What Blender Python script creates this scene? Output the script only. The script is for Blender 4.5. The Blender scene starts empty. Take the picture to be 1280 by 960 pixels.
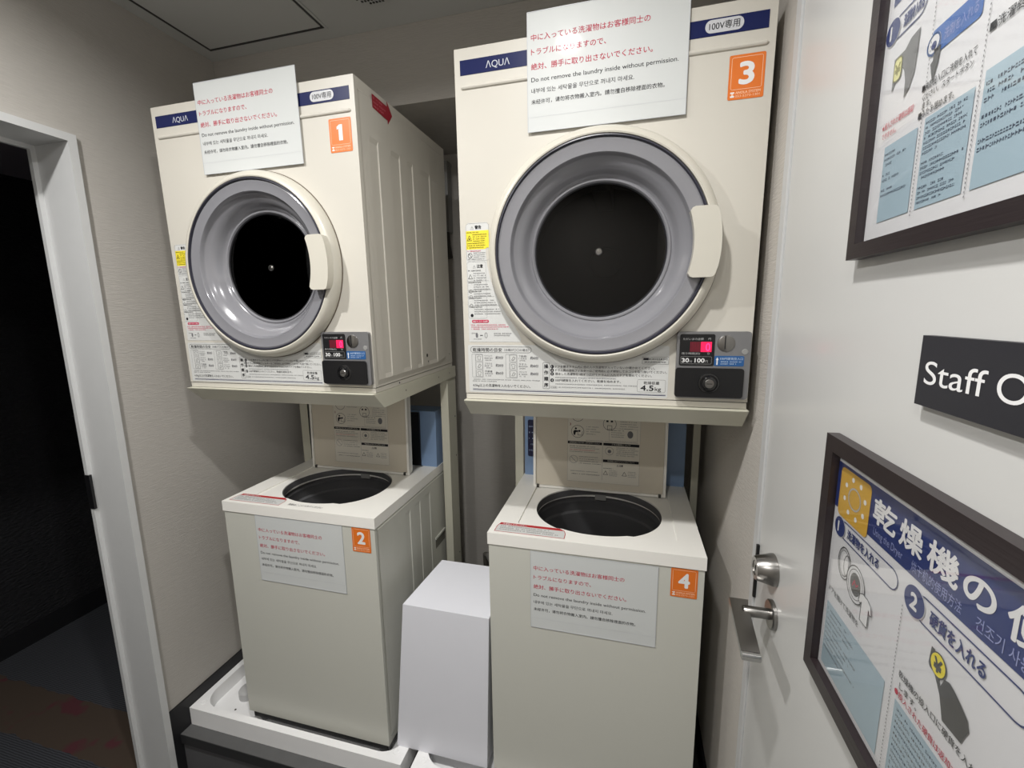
import bpy, bmesh, math, random
from mathutils import Matrix, Vector
R = math.radians
C = bpy.context.scene.collection
S = bpy.context.scene

# ------------------------------------------------------------------ camera, world, lights, exposure
cam_d = bpy.data.cameras.new('camera'); cam = bpy.data.objects.new('camera', cam_d); C.objects.link(cam)
cam_d.sensor_width = 36.0; cam_d.lens = 545.62 / 1280 * 36.0; cam_d.clip_start = 0.02
_r = (0.96770918, 0.25172793, -0.01311453)
_f = (-0.25050847, 0.95463361, -0.16099743)
_u = (-0.02800798, 0.15908399, 0.98686769)
cam.matrix_world = Matrix(((_r[0], _u[0], -_f[0], 0.0), (_r[1], _u[1], -_f[1], 0.0), (_r[2], _u[2], -_f[2], 1.58), (0, 0, 0, 1)))
S.camera = cam
S.view_settings.view_transform = 'Standard'; S.view_settings.look = 'None'
S.view_settings.gamma = 1.0; S.view_settings.use_curve_mapping = False
S.view_settings.exposure = 0.30
world = bpy.data.worlds.new('world'); S.world = world; world.use_nodes = True
world.node_tree.nodes['Background'].inputs[0].default_value = (0.5, 0.55, 0.6, 1)
world.node_tree.nodes['Background'].inputs[1].default_value = 0.05

CEIL = 2.4865
LAMPS = [((-0.22, 0.28), 9.8), ((-1.04, 0.24), 12.2), ((-0.35, -0.75), 7.5)]  # the last one is an unseen fill lamp, added to brighten the room
def lamp_light(x, y, p):
    d = bpy.data.lights.new('downlight_light', 'AREA'); d.shape = 'DISK'; d.size = 0.07; d.energy = p
    d.color = (1.0, 0.985, 0.96); d.spread = R(165)
    o = bpy.data.objects.new('downlight_light', d); C.objects.link(o); o.location = (x, y, CEIL - 0.012)
for (x, y), p in LAMPS: lamp_light(x, y, p)

# ------------------------------------------------------------------ materials
def lin(c):
    return tuple(((v / 255) / 12.92 if v / 255 <= 0.04045 else ((v / 255 + 0.055) / 1.055) ** 2.4) for v in c) + (1.0,)
_M = {}
def mat(name, rgb, rough=0.5, metal=0.0, coat=0.0, spec=0.5, emit=0.0, bump=None, mottle=0.0, mscale=6.0, mstretch=None):
    if name in _M: return _M[name]
    m = bpy.data.materials.new(name); m.use_nodes = True; nt = m.node_tree; b = nt.nodes['Principled BSDF']
    b.inputs['Base Color'].default_value = lin(rgb); b.inputs['Roughness'].default_value = rough
    b.inputs['Metallic'].default_value = metal; b.inputs['Coat Weight'].default_value = coat
    b.inputs['Coat Roughness'].default_value = 0.08; b.inputs['Specular IOR Level'].default_value = spec
    if emit:
        b.inputs['Emission Color'].default_value = lin(rgb); b.inputs['Emission Strength'].default_value = emit
    tc = None
    if bump or mottle:
        tc = nt.nodes.new('ShaderNodeTexCoord')
    if bump:                                                # (scale xyz, strength, distance)
        mp = nt.nodes.new('ShaderNodeMapping'); mp.inputs['Scale'].default_value = bump[0]
        n = nt.nodes.new('ShaderNodeTexNoise'); n.inputs['Scale'].default_value = 1.0; n.inputs['Detail'].default_value = 3
        bp = nt.nodes.new('ShaderNodeBump'); bp.inputs['Strength'].default_value = bump[1]; bp.inputs['Distance'].default_value = bump[2]
        nt.links.new(tc.outputs['Object'], mp.inputs[0]); nt.links.new(mp.outputs[0], n.inputs[0])
        nt.links.new(n.outputs[0], bp.inputs['Height']); nt.links.new(bp.outputs[0], b.inputs['Normal'])
    if mottle:
        n2 = nt.nodes.new('ShaderNodeTexNoise'); n2.inputs['Scale'].default_value = mscale; n2.inputs['Detail'].default_value = 4
        mx = nt.nodes.new('ShaderNodeMix'); mx.data_type = 'RGBA'
        mx.inputs[6].default_value = tuple(v * (1 - mottle) for v in lin(rgb)[:3]) + (1,)
        mx.inputs[7].default_value = tuple(min(1, v * (1 + mottle)) for v in lin(rgb)[:3]) + (1,)
        if mstretch:
            m2 = nt.nodes.new('ShaderNodeMapping'); m2.inputs['Scale'].default_value = mstretch; n2.inputs['Scale'].default_value = 1.0
            nt.links.new(tc.outputs['Object'], m2.inputs[0]); nt.links.new(m2.outputs[0], n2.inputs[0])
        else: nt.links.new(tc.outputs['Object'], n2.inputs[0])
        nt.links.new(n2.outputs[0], mx.inputs[0])
        nt.links.new(mx.outputs[2], b.inputs['Base Color'])
    _M[name] = m; return m
def glass(name, tint, gloss=0.02):
    if name in _M: return _M[name]
    m = bpy.data.materials.new(name); m.use_nodes = True; nt = m.node_tree; nt.nodes.clear()
    o = nt.nodes.new('ShaderNodeOutputMaterial'); t = nt.nodes.new('ShaderNodeBsdfTransparent'); g = nt.nodes.new('ShaderNodeBsdfGlossy')
    fr = nt.nodes.new('ShaderNodeMath'); fr.operation = 'MULTIPLY_ADD'; fr.inputs[1].default_value = 0.9; fr.inputs[2].default_value = 0.035; lw = nt.nodes.new('ShaderNodeLayerWeight'); lw.inputs[0].default_value = 0.5; pw = nt.nodes.new('ShaderNodeMath'); pw.operation = 'POWER'; pw.inputs[1].default_value = 5.0; nt.links.new(lw.outputs['Facing'], pw.inputs[0]); nt.links.new(pw.outputs[0], fr.inputs[0]); mx = nt.nodes.new('ShaderNodeMixShader')
    t.inputs[0].default_value = tint + (1,); g.inputs['Roughness'].default_value = gloss
    nt.links.new(fr.outputs[0], mx.inputs[0]); nt.links.new(t.outputs[0], mx.inputs[1]); nt.links.new(g.outputs[0], mx.inputs[2])
    nt.links.new(mx.outputs[0], o.inputs[0]); _M[name] = m; return m

CREAM = mat('dryer_cream_enamel', (208, 204, 194), 0.4, coat=0.08, bump=((70, 70, 70), 0.03, 0.002))
CREAM2 = mat('washer_cream_enamel', (203, 203, 194), 0.42, coat=0.08, bump=((60, 60, 60), 0.03, 0.002))
DECK = mat('washer_deck_plastic', (246, 244, 238), 0.35)
DOORCREAM = mat('door_ring_cream', (206, 202, 190), 0.35, coat=0.2)
GASKET = mat('gasket_slate', (50, 50, 62), 0.35)
BOWL = mat('smoky_window_plastic', (136, 136, 141), 0.18, coat=0.6)
STEEL = mat('brushed_steel', (150, 148, 145), 0.28, metal=1.0)
SILVER = mat('silver_plastic', (140, 140, 142), 0.35, metal=0.5)
BLACK = mat('black_plastic', (22, 22, 24), 0.3)
INK = mat('ink_black', (40, 40, 44), 0.6, spec=0.15)
GREY_INK = mat('ink_grey', (115, 115, 118), 0.6, spec=0.15)
RED_INK = mat('ink_red', (190, 38, 70), 0.6, spec=0.15)
PINK_INK = mat('ink_pink', (205, 90, 115), 0.6, spec=0.15)
NAVY = mat('navy_print', (31, 38, 84), 0.35, spec=0.15)
WHITE_INK = mat('ink_white', (235, 235, 235), 0.5)
ORANGE = mat('orange_sticker', (228, 118, 38), 0.4)
CORAL = mat('sticker_pale_line', (250, 200, 165), 0.5)
LABELW = mat('label_white', (212, 213, 211), 0.45)
YELLOW = mat('label_yellow', (240, 222, 60), 0.45)
BLUEPL = mat('control_blue_plastic', (130, 156, 192), 0.4)
TUB = mat('tub_dark_plastic', (92, 92, 94), 0.42)
TUBD = mat('tub_deep', (50, 54, 66), 0.35)
SHEET = mat('laminated_sheet', (208, 211, 210), 0.42, coat=0.06, spec=0.3, bump=((9, 9, 9), 0.12, 0.01))
STAND = mat('stand_cream_steel', (205, 203, 187), 0.4)
WALLP = mat('wallpaper_grey', (184, 180, 174), 0.85, bump=((50, 50, 420), 0.5, 0.002), mottle=0.11, mstretch=(30, 30, 480))
WALLR = mat('wallpaper_right', (196, 191, 184), 0.85, bump=((50, 50, 420), 0.5, 0.002), mottle=0.11, mstretch=(30, 30, 480))
CEILM = mat('ceiling_board', (200, 201, 199), 0.9, bump=((220, 220, 220), 0.2, 0.001))
DOORP = mat('door_white_paint', (206, 206, 204), 0.32, coat=0.1, bump=((160, 160, 160), 0.05, 0.001))
FRAMEW = mat('frame_white_paint', (205, 206, 206), 0.4, mottle=0.03, mscale=20)
BLACKBB = mat('black_baseboard', (24, 24, 27), 0.5)
VINYL = mat('grey_vinyl', (88, 88, 88), 0.6, mottle=0.12, mscale=25)
VINYLD = mat('dark_vinyl_nosing', (38, 38, 40), 0.55)
PANW = mat('pan_white_plastic', (246, 246, 246), 0.35, mottle=0.03, mscale=14)
BOXW = mat('white_board', (232, 233, 240), 0.45, mottle=0.015, mscale=9)
DARKWOOD = mat('dark_wood_frame', (40, 32, 34), 0.35, bump=((20, 20, 400), 0.3, 0.0008))
PAPER = mat('poster_paper', (226, 226, 228), 0.5)
POSTNAVY = mat('poster_navy', (34, 52, 112), 0.45)
POSTBLUE = mat('poster_blue', (60, 105, 175), 0.45)
PALEBLUE = mat('poster_pale_blue', (168, 190, 202), 0.5)
SUNY = mat('poster_sun_yellow', (216, 170, 62), 0.45)
DARKG = mat('poster_dark_grey', (72, 72, 72), 0.5)
SIGNB = mat('sign_black', (38, 38, 44), 0.45)
GREYP = mat('grey_plastic', (150, 150, 148), 0.45)
LIDIN = mat('lid_inner_beige', (214, 206, 190), 0.5)
LED = mat('led_red', (255, 40, 95), 0.5, emit=2.2)
LEDD = mat('led_dim', (95, 12, 30), 0.5, emit=0.35)
DRUM = mat('drum_metal', (40, 42, 48), 0.35, metal=0.8)
DOORGLASS = glass('dark_door_glass', (0.14, 0.14, 0.16))
PANE = glass('poster_pane', (0.97, 0.97, 0.97), 0.03)

# ------------------------------------------------------------------ helpers
def tag(o, label=None, cat=None, group=None, kind=None):
    if label: o['label'] = label
    if cat: o['category'] = cat
    if group: o['group'] = group
    if kind: o['kind'] = kind
    return o
def empty(name, loc, rot=(0, 0, 0), parent=None):
    o = bpy.data.objects.new(name, None); C.objects.link(o); o.location = loc; o.rotation_euler = rot; o.empty_display_size = 0.05
    if parent: o.parent = parent
    return o
def link(name, me, parent=None, mats=(), smooth=True, loc=None, rot=None):
    for m in mats: me.materials.append(m)
    if smooth and len(me.polygons):
        me.polygons.foreach_set('use_smooth', [True] * len(me.polygons)); me.set_sharp_from_angle(angle=R(32))
    o = bpy.data.objects.new(name, me); C.objects.link(o)
    if parent: o.parent = parent
    if loc: o.location = loc
    if rot: o.rotation_euler = rot
    return o
def done(name, bm, m, parent=None, bevel=0.0, seg=2, smooth=True, loc=None, rot=None):
    if bevel:
        es = [e for e in bm.edges if len(e.link_faces) == 2 and e.calc_face_angle(0) > R(30)]
        bmesh.ops.bevel(bm, geom=es, offset=bevel, segments=seg, profile=0.5, affect='EDGES', clamp_overlap=True)
    bmesh.ops.recalc_face_normals(bm, faces=bm.faces)
    me = bpy.data.meshes.new(name); bm.to_mesh(me); bm.free()
    return link(name, me, parent, (m,) if not isinstance(m, (list, tuple)) else m, smooth, loc, rot)
def addbox(bm, x0, x1, y0, y1, z0, z1):
    vs = [bm.verts.new((x, y, z)) for z in (z0, z1) for y in (y0, y1) for x in (x0, x1)]
    for f in ((0, 2, 3, 1), (4, 5, 7, 6), (0, 1, 5, 4), (2, 6, 7, 3), (0, 4, 6, 2), (1, 3, 7, 5)):
        bm.faces.new([vs[i] for i in f])
    return vs
def box(name, x0, x1, y0, y1, z0, z1, m, parent=None, bevel=0.0, seg=2, **k):
    bm = bmesh.new(); addbox(bm, x0, x1, y0, y1, z0, z1); return done(name, bm, m, parent, bevel, seg, **k)
def extr(name, pts, vec, m, parent=None, bevel=0.0, seg=2, **k):
    """a flat polygon of 3-D points pushed along vec"""
    bm = bmesh.new(); v = Vector(vec)
    a = [bm.verts.new(p) for p in pts]; b = [bm.verts.new(Vector(p) + v) for p in pts]
    bm.faces.new(a); bm.faces.new(list(reversed(b)))
    for i in range(len(a)):
        j = (i + 1) % len(a); bm.faces.new((a[i], b[i], b[j], a[j]))
    return done(name, bm, m, parent, bevel, seg, **k)
def lathe(name, prof, m, parent=None, n=96, axis='y', closed=False, c=(0, 0, 0), cap=(False, False), **k):
    """prof = (radius, height); axis y turns about -Y (height grows towards the viewer), z about Z, x about -X"""
    bm = bmesh.new(); rings = []
    def P(r, h, a):
        ca, sa = math.cos(a) * r, math.sin(a) * r
        if axis == 'y': return (c[0] + ca, c[1] - h, c[2] + sa)
        if axis == 'z': return (c[0] + ca, c[1] + sa, c[2] + h)
        return (c[0] - h, c[1] + ca, c[2] + sa)
    for r, h in prof:
        rings.append([bm.verts.new(P(r, h, 2 * math.pi * i / n)) for i in range(n)] if r > 1e-6 else [bm.verts.new(P(0, h, 0))])
    prs = list(zip(rings, rings[1:])) + ([(rings[-1], rings[0])] if closed else [])
    for A, B in prs:
        for i in range(n):
            j = (i + 1) % n
            if len(A) == 1 and len(B) == 1: continue
            if len(A) == 1: bm.faces.new((A[0], B[i], B[j]))
            elif len(B) == 1: bm.faces.new((A[i], B[0], A[j]))
            else: bm.faces.new((A[i], B[i], B[j], A[j]))
    if cap[0]: bm.faces.new(rings[0])
    if cap[1]: bm.faces.new(rings[-1])
    return done(name, bm, m, parent, **k)
def tube(name, pts, r, m, parent=None, n=10, **k):
    bm = bmesh.new(); rings = []
    for i, p in enumerate(pts):
        p = Vector(p); d = (Vector(pts[min(i + 1, len(pts) - 1)]) - Vector(pts[max(i - 1, 0)])).normalized()
        s = d.orthogonal().normalized() if i == 0 else (rings_s - d * rings_s.dot(d)).normalized()
        rings_s = s; t = d.cross(s); rr = r[i] if isinstance(r, (list, tuple)) else r
        rings.append([bm.verts.new(p + (s * math.cos(2 * math.pi * q / n) + t * math.sin(2 * math.pi * q / n)) * rr) for q in range(n)])
    for A, B in zip(rings, rings[1:]):
        for i in range(n): bm.faces.new((A[i], B[i], B[(i + 1) % n], A[(i + 1) % n]))
    bm.faces.new(rings[0]); bm.faces.new(rings[-1])
    return done(name, bm, m, parent, **k)
def boolean(me_obj, cutters):
    for c in cutters:
        md = me_obj.modifiers.new('b', 'BOOLEAN'); md.operation = 'DIFFERENCE'; md.solver = 'EXACT'; md.object = c
    dg = bpy.context.evaluated_depsgraph_get(); dg.update()
    me = bpy.data.meshes.new_from_object(me_obj.evaluated_get(dg)); me_obj.modifiers.clear(); me_obj.data = me
    for c in cutters: bpy.data.objects.remove(c)
    me.polygons.foreach_set('use_smooth', [True] * len(me.polygons)); me.set_sharp_from_angle(angle=R(32))
    return me_obj
def rr_pts(x0, y0, x1, y1, r, n=6):
    r = min(r, (x1 - x0) / 2 - 1e-5, (y1 - y0) / 2 - 1e-5); out = []
    for cx, cy, a0 in ((x1 - r, y0 + r, -90), (x1 - r, y1 - r, 0), (x0 + r, y1 - r, 90), (x0 + r, y0 + r, 180)):
        for i in range(n + 1):
            a = R(a0 + 90 * i / n); out.append((cx + r * math.cos(a), cy + r * math.sin(a)))
    return out
def plate(name, x0, z0, x1, z1, r, y0, y1, m, parent=None, bevel=0.0, **k):
    """rounded rectangle in XZ, from y0 (front) to y1"""
    return extr(name, [(x, y0, z) for x, z in rr_pts(x0, z0, x1, z1, r)], (0, y1 - y0, 0), m, parent, bevel, **k)

_txt = {}
def glyphs(s, bold=0.0, res=2):
    key = (s, bold, res)
    if key in _txt: return _txt[key]
    c = bpy.data.curves.new('t', 'FONT'); c.body = s; c.size = 1.0; c.offset = bold; c.resolution_u = res
    o = bpy.data.objects.new('t', c); C.objects.link(o)
    dg = bpy.context.evaluated_depsgraph_get(); me = bpy.data.meshes.new_from_object(o.evaluated_get(dg))
    v = [(p.co.x, p.co.y) for p in me.vertices]; f = [tuple(p.vertices) for p in me.polygons]
    bpy.data.objects.remove(o); bpy.data.meshes.remove(me); bpy.data.curves.remove(c)
    xs = [p[0] for p in v] or [0]; _txt[key] = (v, f, min(xs), max(xs)); return _txt[key]
_pm = {}
class Print:
    """flat print: polygons, lines and lettering laid on a surface, layer by layer"""
    STEP = 0.00022
    def __init__(s): s.v = []; s.f = []; s.mi = []; s.m = []
    def idx(s, m):
        if m not in s.m: s.m.append(m)
        return s.m.index(m)
    def poly(s, pts, m, z=1):
        b = len(s.v); s.v += [(x, y, z * s.STEP) for x, y in pts]; s.f.append(tuple(range(b, b + len(pts)))); s.mi.append(s.idx(m))
    def rect(s, x0, y0, x1, y1, m, z=1): s.poly([(x0, y0), (x1, y0), (x1, y1), (x0, y1)], m, z)
    def rrect(s, x0, y0, x1, y1, r, m, z=1): s.poly(rr_pts(x0, y0, x1, y1, r), m, z)
    def loop(s, pts, w, m, z=2, close=True):
        n = len(pts)
        for i in range(n if close else n - 1):
            (ax, ay), (bx, by) = pts[i], pts[(i + 1) % n]; dx, dy = bx - ax, by - ay; l = math.hypot(dx, dy) or 1
            ex, ey = dx / l * w * .3, dy / l * w * .3; nx, ny = -dy / l * w / 2, dx / l * w / 2
            s.poly([(ax - ex + nx, ay - ey + ny), (ax - ex - nx, ay - ey - ny), (bx + ex - nx, by + ey - ny), (bx + ex + nx, by + ey + ny)], m, z)
    def frame(s, x0, y0, x1, y1, r, w, m, z=2): s.loop(rr_pts(x0, y0, x1, y1, r, 4), w, m, z)
    def circ(s, x, y, r, m, z=1, n=20, ry=None):
        s.poly([(x + r * math.cos(2 * math.pi * i / n), y + (ry or r) * math.sin(2 * math.pi * i / n)) for i in range(n)], m, z)
    def ring(s, x, y, r, w, m, z=2, n=20, ry=None):
        s.loop([(x + r * math.cos(2 * math.pi * i / n), y + (ry or r) * math.sin(2 * math.pi * i / n)) for i in range(n)], w, m, z)
    def text(s, t, x, y, m, h=None, w=None, bold=0.0, z=2, sh=0.0):
        v, f, a, b = glyphs(t, 0.0, 3 if (h or 1) < .014 else 8)
        if not v: return
        sx = w / (b - a) if w else h
        sy = h if h else sx
        q = s.idx(m)
        if bold > .018: sh_ = [(0, 0), (-1, 0), (1, 0), (0, -1), (0, 1), (-.7, -.7), (.7, .7), (-.7, .7), (.7, -.7)]
        elif bold > .003: sh_ = [(-.6, -.3), (.6, .3), (0, 0)]
        else: sh_ = [(0, 0)]
        for n_, (ox, oy) in enumerate(sh_):
            k = len(s.v); ox *= bold * 1.25 * sy; oy *= bold * 1.25 * sy
            s.v += [(x + (px - a) * sx + ox, y + py * sy + oy, z * s.STEP + n_ * 8e-6) for px, py in v]
            s.f += [tuple(i + k for i in g) for g in f]; s.mi += [q] * len(f)
    def micro(s, x0, x1, y, h, m, seed=0, z=2, fill=0.8):
        """print too small to read: a row of broken marks"""
        rnd = random.Random(seed * 7 + int(x0 * 9e4) + int(y * 9e4)); x = x0; fill = min(1, fill + .12)
        while x < x1:
            wd = h * rnd.uniform(0.35, 0.95)
            if rnd.random() < fill:
                k = rnd.random()
                if k < .4:
                    s.rect(x, y, min(x + wd, x1), y + h * .28, m, z); s.rect(x, y + h * .6, min(x + wd * .8, x1), y + h * .9, m, z)
                elif k < .75:
                    s.rect(x, y, min(x + wd * .3, x1), y + h * .95, m, z); s.rect(x + wd * .3, y + h * .38, min(x + wd, x1 + h), y + h * .66, m, z)
                else: s.rect(x, y + h * .1, min(x + wd * .75, x1), y + h * .85, m, z)
            x += wd + h * .22
    def build(s, name, parent, org, xd, yd, loc=None, rot=None, key=None):
        if key and key in _pm: me = _pm[key]
        else:
            X = Vector(xd); Y = Vector(yd); N = X.cross(Y); O = Vector(org)
            me = bpy.data.meshes.new(name)
            me.from_pydata([tuple(O + X * a + Y * b + N * c) for a, b, c in s.v], [], s.f)
            for m in s.m: me.materials.append(m)
            me.polygons.foreach_set('material_index', s.mi)
            if key: _pm[key] = me
        o = bpy.data.objects.new(name, me); C.objects.link(o)
        if parent: o.parent = parent
        if loc: o.location = loc
        if rot: o.rotation_euler = rot
        o['kind'] = 'stuff'
        return o
FX, FZ = (1, 0, 0), (0, 0, 1)

# ------------------------------------------------------------------ the setting
XL, XR, YB = -1.47, 0.27, 1.88           # left wall, right wall, back wall
PL = 0.1486                              # top of the raised platform
def struct(o): o['kind'] = 'structure'; return o
YF = -1.3                                # wall behind the camera
JY0, JY1, JZ = 0.04, 0.919, 2.050        # doorway in the left wall
YBM, ZBM = 1.415, 2.2545                 # bulkhead
struct(box('floor', XL - 0.14, XR + 0.1, YF - 0.1, 0.966, -0.1, 0.0, VINYL))
struct(box('ceiling', XL - 0.12, XR + 0.1, YF - 0.1, YB + 0.1, CEIL, CEIL + 0.08, CEILM))
struct(box('wall_back', XL - 0.12, XR + 0.1, YB, YB + 0.1, 0.0, CEIL, WALLP))
struct(box('wall_bulkhead', XL + 0.0005, XR - 0.0005, YBM, YB - 0.0005, ZBM, CEIL - 0.0005, WALLP))
struct(box('wall_front', XL - 0.12, XR + 0.1, YF - 0.1, YF, 0.0, CEIL, WALLP))
bm = bmesh.new()                         # left wall in one piece around its doorway
ys = [YF, JY0 - 0.02, JY1 + 0.02, YB]; zs = [0.0, JZ + 0.02, CEIL]
addbox(bm, XL - 0.12, XL, ys[0], ys[1], 0, CEIL); addbox(bm, XL - 0.12, XL, ys[2], ys[3], 0, CEIL)
addbox(bm, XL - 0.12, XL, ys[1], ys[2], zs[1], CEIL)
struct(done('wall_left', bm, WALLP))
bm = bmesh.new()
addbox(bm, XR, XR + 0.1, 0.936, YB, 0, CEIL); addbox(bm, XR, XR + 0.1, YF, 0.02, 0, CEIL); addbox(bm, XR, XR + 0.1, 0.02, 0.936, 2.16, CEIL)
struct(done('wall_right', bm, WALLR))
# doorway frame (white steel) with reveal, stop and hinge plate
df = struct(empty('trim_1', (XL, 0, 0)))
def jamb(y0, y1, s):
    # profile in XY: face proud of the wall 12 mm, reveal 130 mm deep
    return [(0.012, y0), (0.012, y1), (-0.131, y1), (-0.131, y0)]
o = box('frame_post', -0.131, 0.010, JY1, JY1 + 0.0205, 0.0, JZ + 0.0205, FRAMEW, df, 0.003)
o = box('frame_post', -0.131, 0.010, JY0 - 0.0205, JY0, 0.0, JZ + 0.0205, FRAMEW, df, 0.003)
o = box('frame_header', -0.131, 0.010, JY0, JY1, JZ, JZ + 0.0205, FRAMEW, df, 0.003)
box('door_stop', -0.131, -0.118, JY1 - 0.012, JY1, 0.0, JZ, FRAMEW, df, 0.002)
box('door_stop', -0.131, -0.118, JY0, JY1 - 0.012, JZ - 0.012, JZ, FRAMEW, df, 0.002)
box('strike_plate', -0.1325, -0.112, JY1 - 0.0135, JY1 - 0.006, 0.995, 1.105, BLACK, df, 0.001)
# raised platform under the machines
struct(box('trim_2', XL, XR, 0.966, YB, 0.118, PL, VINYL, bevel=0.0))['label'] = 'grey top of the raised platform'
struct(box('trim_3', XL + 0.0005, XR - 0.0005, 0.9645, 0.970, 0.112, PL - 0.0008, VINYLD))['label'] = 'dark nosing along the platform edge'
struct(box('trim_4', XL + 0.0005, XR - 0.0005, 0.972, 0.99, 0.0, 0.118, mat('platform_face', (84, 84, 86), 0.7)))['label'] = 'dull grey face of the platform'
struct(box('baseboard_left', XL, XL + 0.008, JY1 + 0.0225, YB, 0.0, 0.255, BLACKBB, bevel=0.002))
struct(box('baseboard_back', XL + 0.008, XR, YB - 0.008, YB, PL, 0.255, BLACKBB, bevel=0.002))
struct(box('baseboard_right', XR - 0.008, XR, 0.94, YB - 0.008, PL, 0.225, BLACKBB, bevel=0.002))
# dark corridor beyond the doorway
def corridor_floor():
    m = bpy.data.materials.new('corridor_carpet'); m.use_nodes = True; nt = m.node_tree; b = nt.nodes['Principled BSDF']
    b.inputs['Roughness'].default_value = 0.95
    tc = nt.nodes.new('ShaderNodeTexCoord'); sp = nt.nodes.new('ShaderNodeSeparateXYZ'); nt.links.new(tc.outputs['Object'], sp.inputs[0])
    n = nt.nodes.new('ShaderNodeTexNoise'); n.inputs['Scale'].default_value = 14; nt.links.new(tc.outputs['Object'], n.inputs[0])
    ad = nt.nodes.new('ShaderNodeMath'); ad.operation = 'MULTIPLY_ADD'; ad.inputs[1].default_value = 0.03; nt.links.new(n.outputs[0], ad.inputs[0]); nt.links.new(sp.outputs[1], ad.inputs[2])
    c1 = nt.nodes.new('ShaderNodeMath'); c1.operation = 'COMPARE'; c1.inputs[1].default_value = 1.01; c1.inputs[2].default_value = 0.09; nt.links.new(ad.outputs[0], c1.inputs[0])
    w = nt.nodes.new('ShaderNodeTexWave'); w.inputs['Scale'].default_value = 45; w.inputs['Distortion'].default_value = 2; w.bands_direction = 'Y'; nt.links.new(tc.outputs['Object'], w.inputs[0])
    mg = nt.nodes.new('ShaderNodeMix'); mg.data_type = 'RGBA'; mg.inputs[6].default_value = lin((36, 38, 42)); mg.inputs[7].default_value = lin((70, 72, 78)); nt.links.new(w.outputs[0], mg.inputs[0])
    n2 = nt.nodes.new('ShaderNodeTexNoise'); n2.inputs['Scale'].default_value = 9; nt.links.new(tc.outputs['Object'], n2.inputs[0])
    rp = nt.nodes.new('ShaderNodeValToRGB'); rp.color_ramp.elements[0].position = 0.58; rp.color_ramp.elements[0].color = lin((70, 58, 48)); rp.color_ramp.elements[1].position = 0.66; rp.color_ramp.elements[1].color = lin((82, 40, 46))
    nt.links.new(n2.outputs[0], rp.inputs[0])
    mx = nt.nodes.new('ShaderNodeMix'); mx.data_type = 'RGBA'; nt.links.new(c1.outputs[0], mx.inputs[0]); nt.links.new(mg.outputs[2], mx.inputs[6]); nt.links.new(rp.outputs[0], mx.inputs[7])
    nt.links.new(mx.outputs[2], b.inputs['Base Color']); return m
HX = -2.8
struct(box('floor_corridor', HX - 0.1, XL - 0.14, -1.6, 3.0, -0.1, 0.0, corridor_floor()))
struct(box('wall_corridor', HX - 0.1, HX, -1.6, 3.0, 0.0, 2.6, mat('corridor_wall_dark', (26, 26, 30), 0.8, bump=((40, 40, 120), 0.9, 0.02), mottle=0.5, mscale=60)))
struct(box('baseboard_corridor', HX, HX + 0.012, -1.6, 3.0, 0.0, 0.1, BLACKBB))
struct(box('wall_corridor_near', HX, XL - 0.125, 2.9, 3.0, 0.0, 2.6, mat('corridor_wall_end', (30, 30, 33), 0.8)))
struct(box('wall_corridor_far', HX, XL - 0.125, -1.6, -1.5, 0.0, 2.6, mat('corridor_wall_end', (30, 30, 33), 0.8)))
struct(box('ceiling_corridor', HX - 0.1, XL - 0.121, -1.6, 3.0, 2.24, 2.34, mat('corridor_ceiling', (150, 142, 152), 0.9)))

# ceiling access hatch, vent and two downlights, plus an added fill lamp
h = tag(empty('ceiling_hatch', (-1.186, 1.129, CEIL)), 'square access hatch in the grey ceiling near the left wall, seen as a dark-lined panel', 'hatch')
HW = 0.228
bm = bmesh.new()
for a in ((-HW, HW, -HW - 0.0, -HW + 0.006), (-HW, HW, HW - 0.006, HW), (-HW, -HW + 0.006, -HW + 0.006, HW - 0.006), (HW - 0.006, HW, -HW + 0.006, HW - 0.006)):
    addbox(bm, a[0], a[1], a[2], a[3], -0.004, 0.0)
done('hatch_frame', bm, mat('hatch_frame_grey', (60, 60, 60), 0.6), h)
box('hatch_panel', -HW + 0.009, HW - 0.009, -HW + 0.009, HW - 0.009, -0.0035, 0.0, CEILM, h)
bm = bmesh.new()
for a in ((-HW - 0.008, HW + 0.008, -HW - 0.008, -HW), (-HW - 0.008, HW + 0.008, HW, HW + 0.008), (-HW - 0.008, -HW, -HW, HW), (HW, HW + 0.008, -HW, HW)):
    addbox(bm, a[0], a[1], a[2], a[3], -0.003, 0.0)
done('hatch_rim', bm, CEILM, h)
v = tag(empty('ceiling_vent', (-0.727, 1.225, CEIL)), 'round slotted air vent in the ceiling above the space between the dryers', 'vent')
lathe('vent_rim', [(0.078, 0), (0.078, -0.005), (0.070, -0.012), (0.0, -0.012)], CEILM, v, 40, 'z')
bm = bmesh.new()
for i in range(-6, 7):
    for j in (-5, -4, -3, -2, -1, 0, 1, 2, 3, 4, 5):
        x, y = i * 0.010, j * 0.012
        if x * x + y * y < 0.064 ** 2: addbox(bm, x - 0.0032, x + 0.0032, y - 0.0035, y + 0.0035, -0.0128, -0.0118)
o = done('vent_slots', bm, BLACK, v); o['kind'] = 'stuff'
for i, ((x, y), p) in enumerate(LAMPS):
    t = tag(empty('downlight', (x, y, CEIL)), ('white ceiling downlight in front of the right-hand dryer, out of view' if i == 0 else ('white ceiling downlight near the left wall, out of view' if i == 1 else 'unseen fill lamp added behind the viewer')), 'ceiling light', 'downlights')
    lathe('trim_ring', [(0.062, 0.0), (0.060, -0.006), (0.050, -0.006), (0.046, 0.0)], FRAMEW, t, 40, 'z')
    lathe('lens', [(0.045, -0.002), (0.0, -0.002)], mat('downlight_lens', (255, 244, 230), 0.5, emit=1.5), t, 32, 'z')

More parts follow.
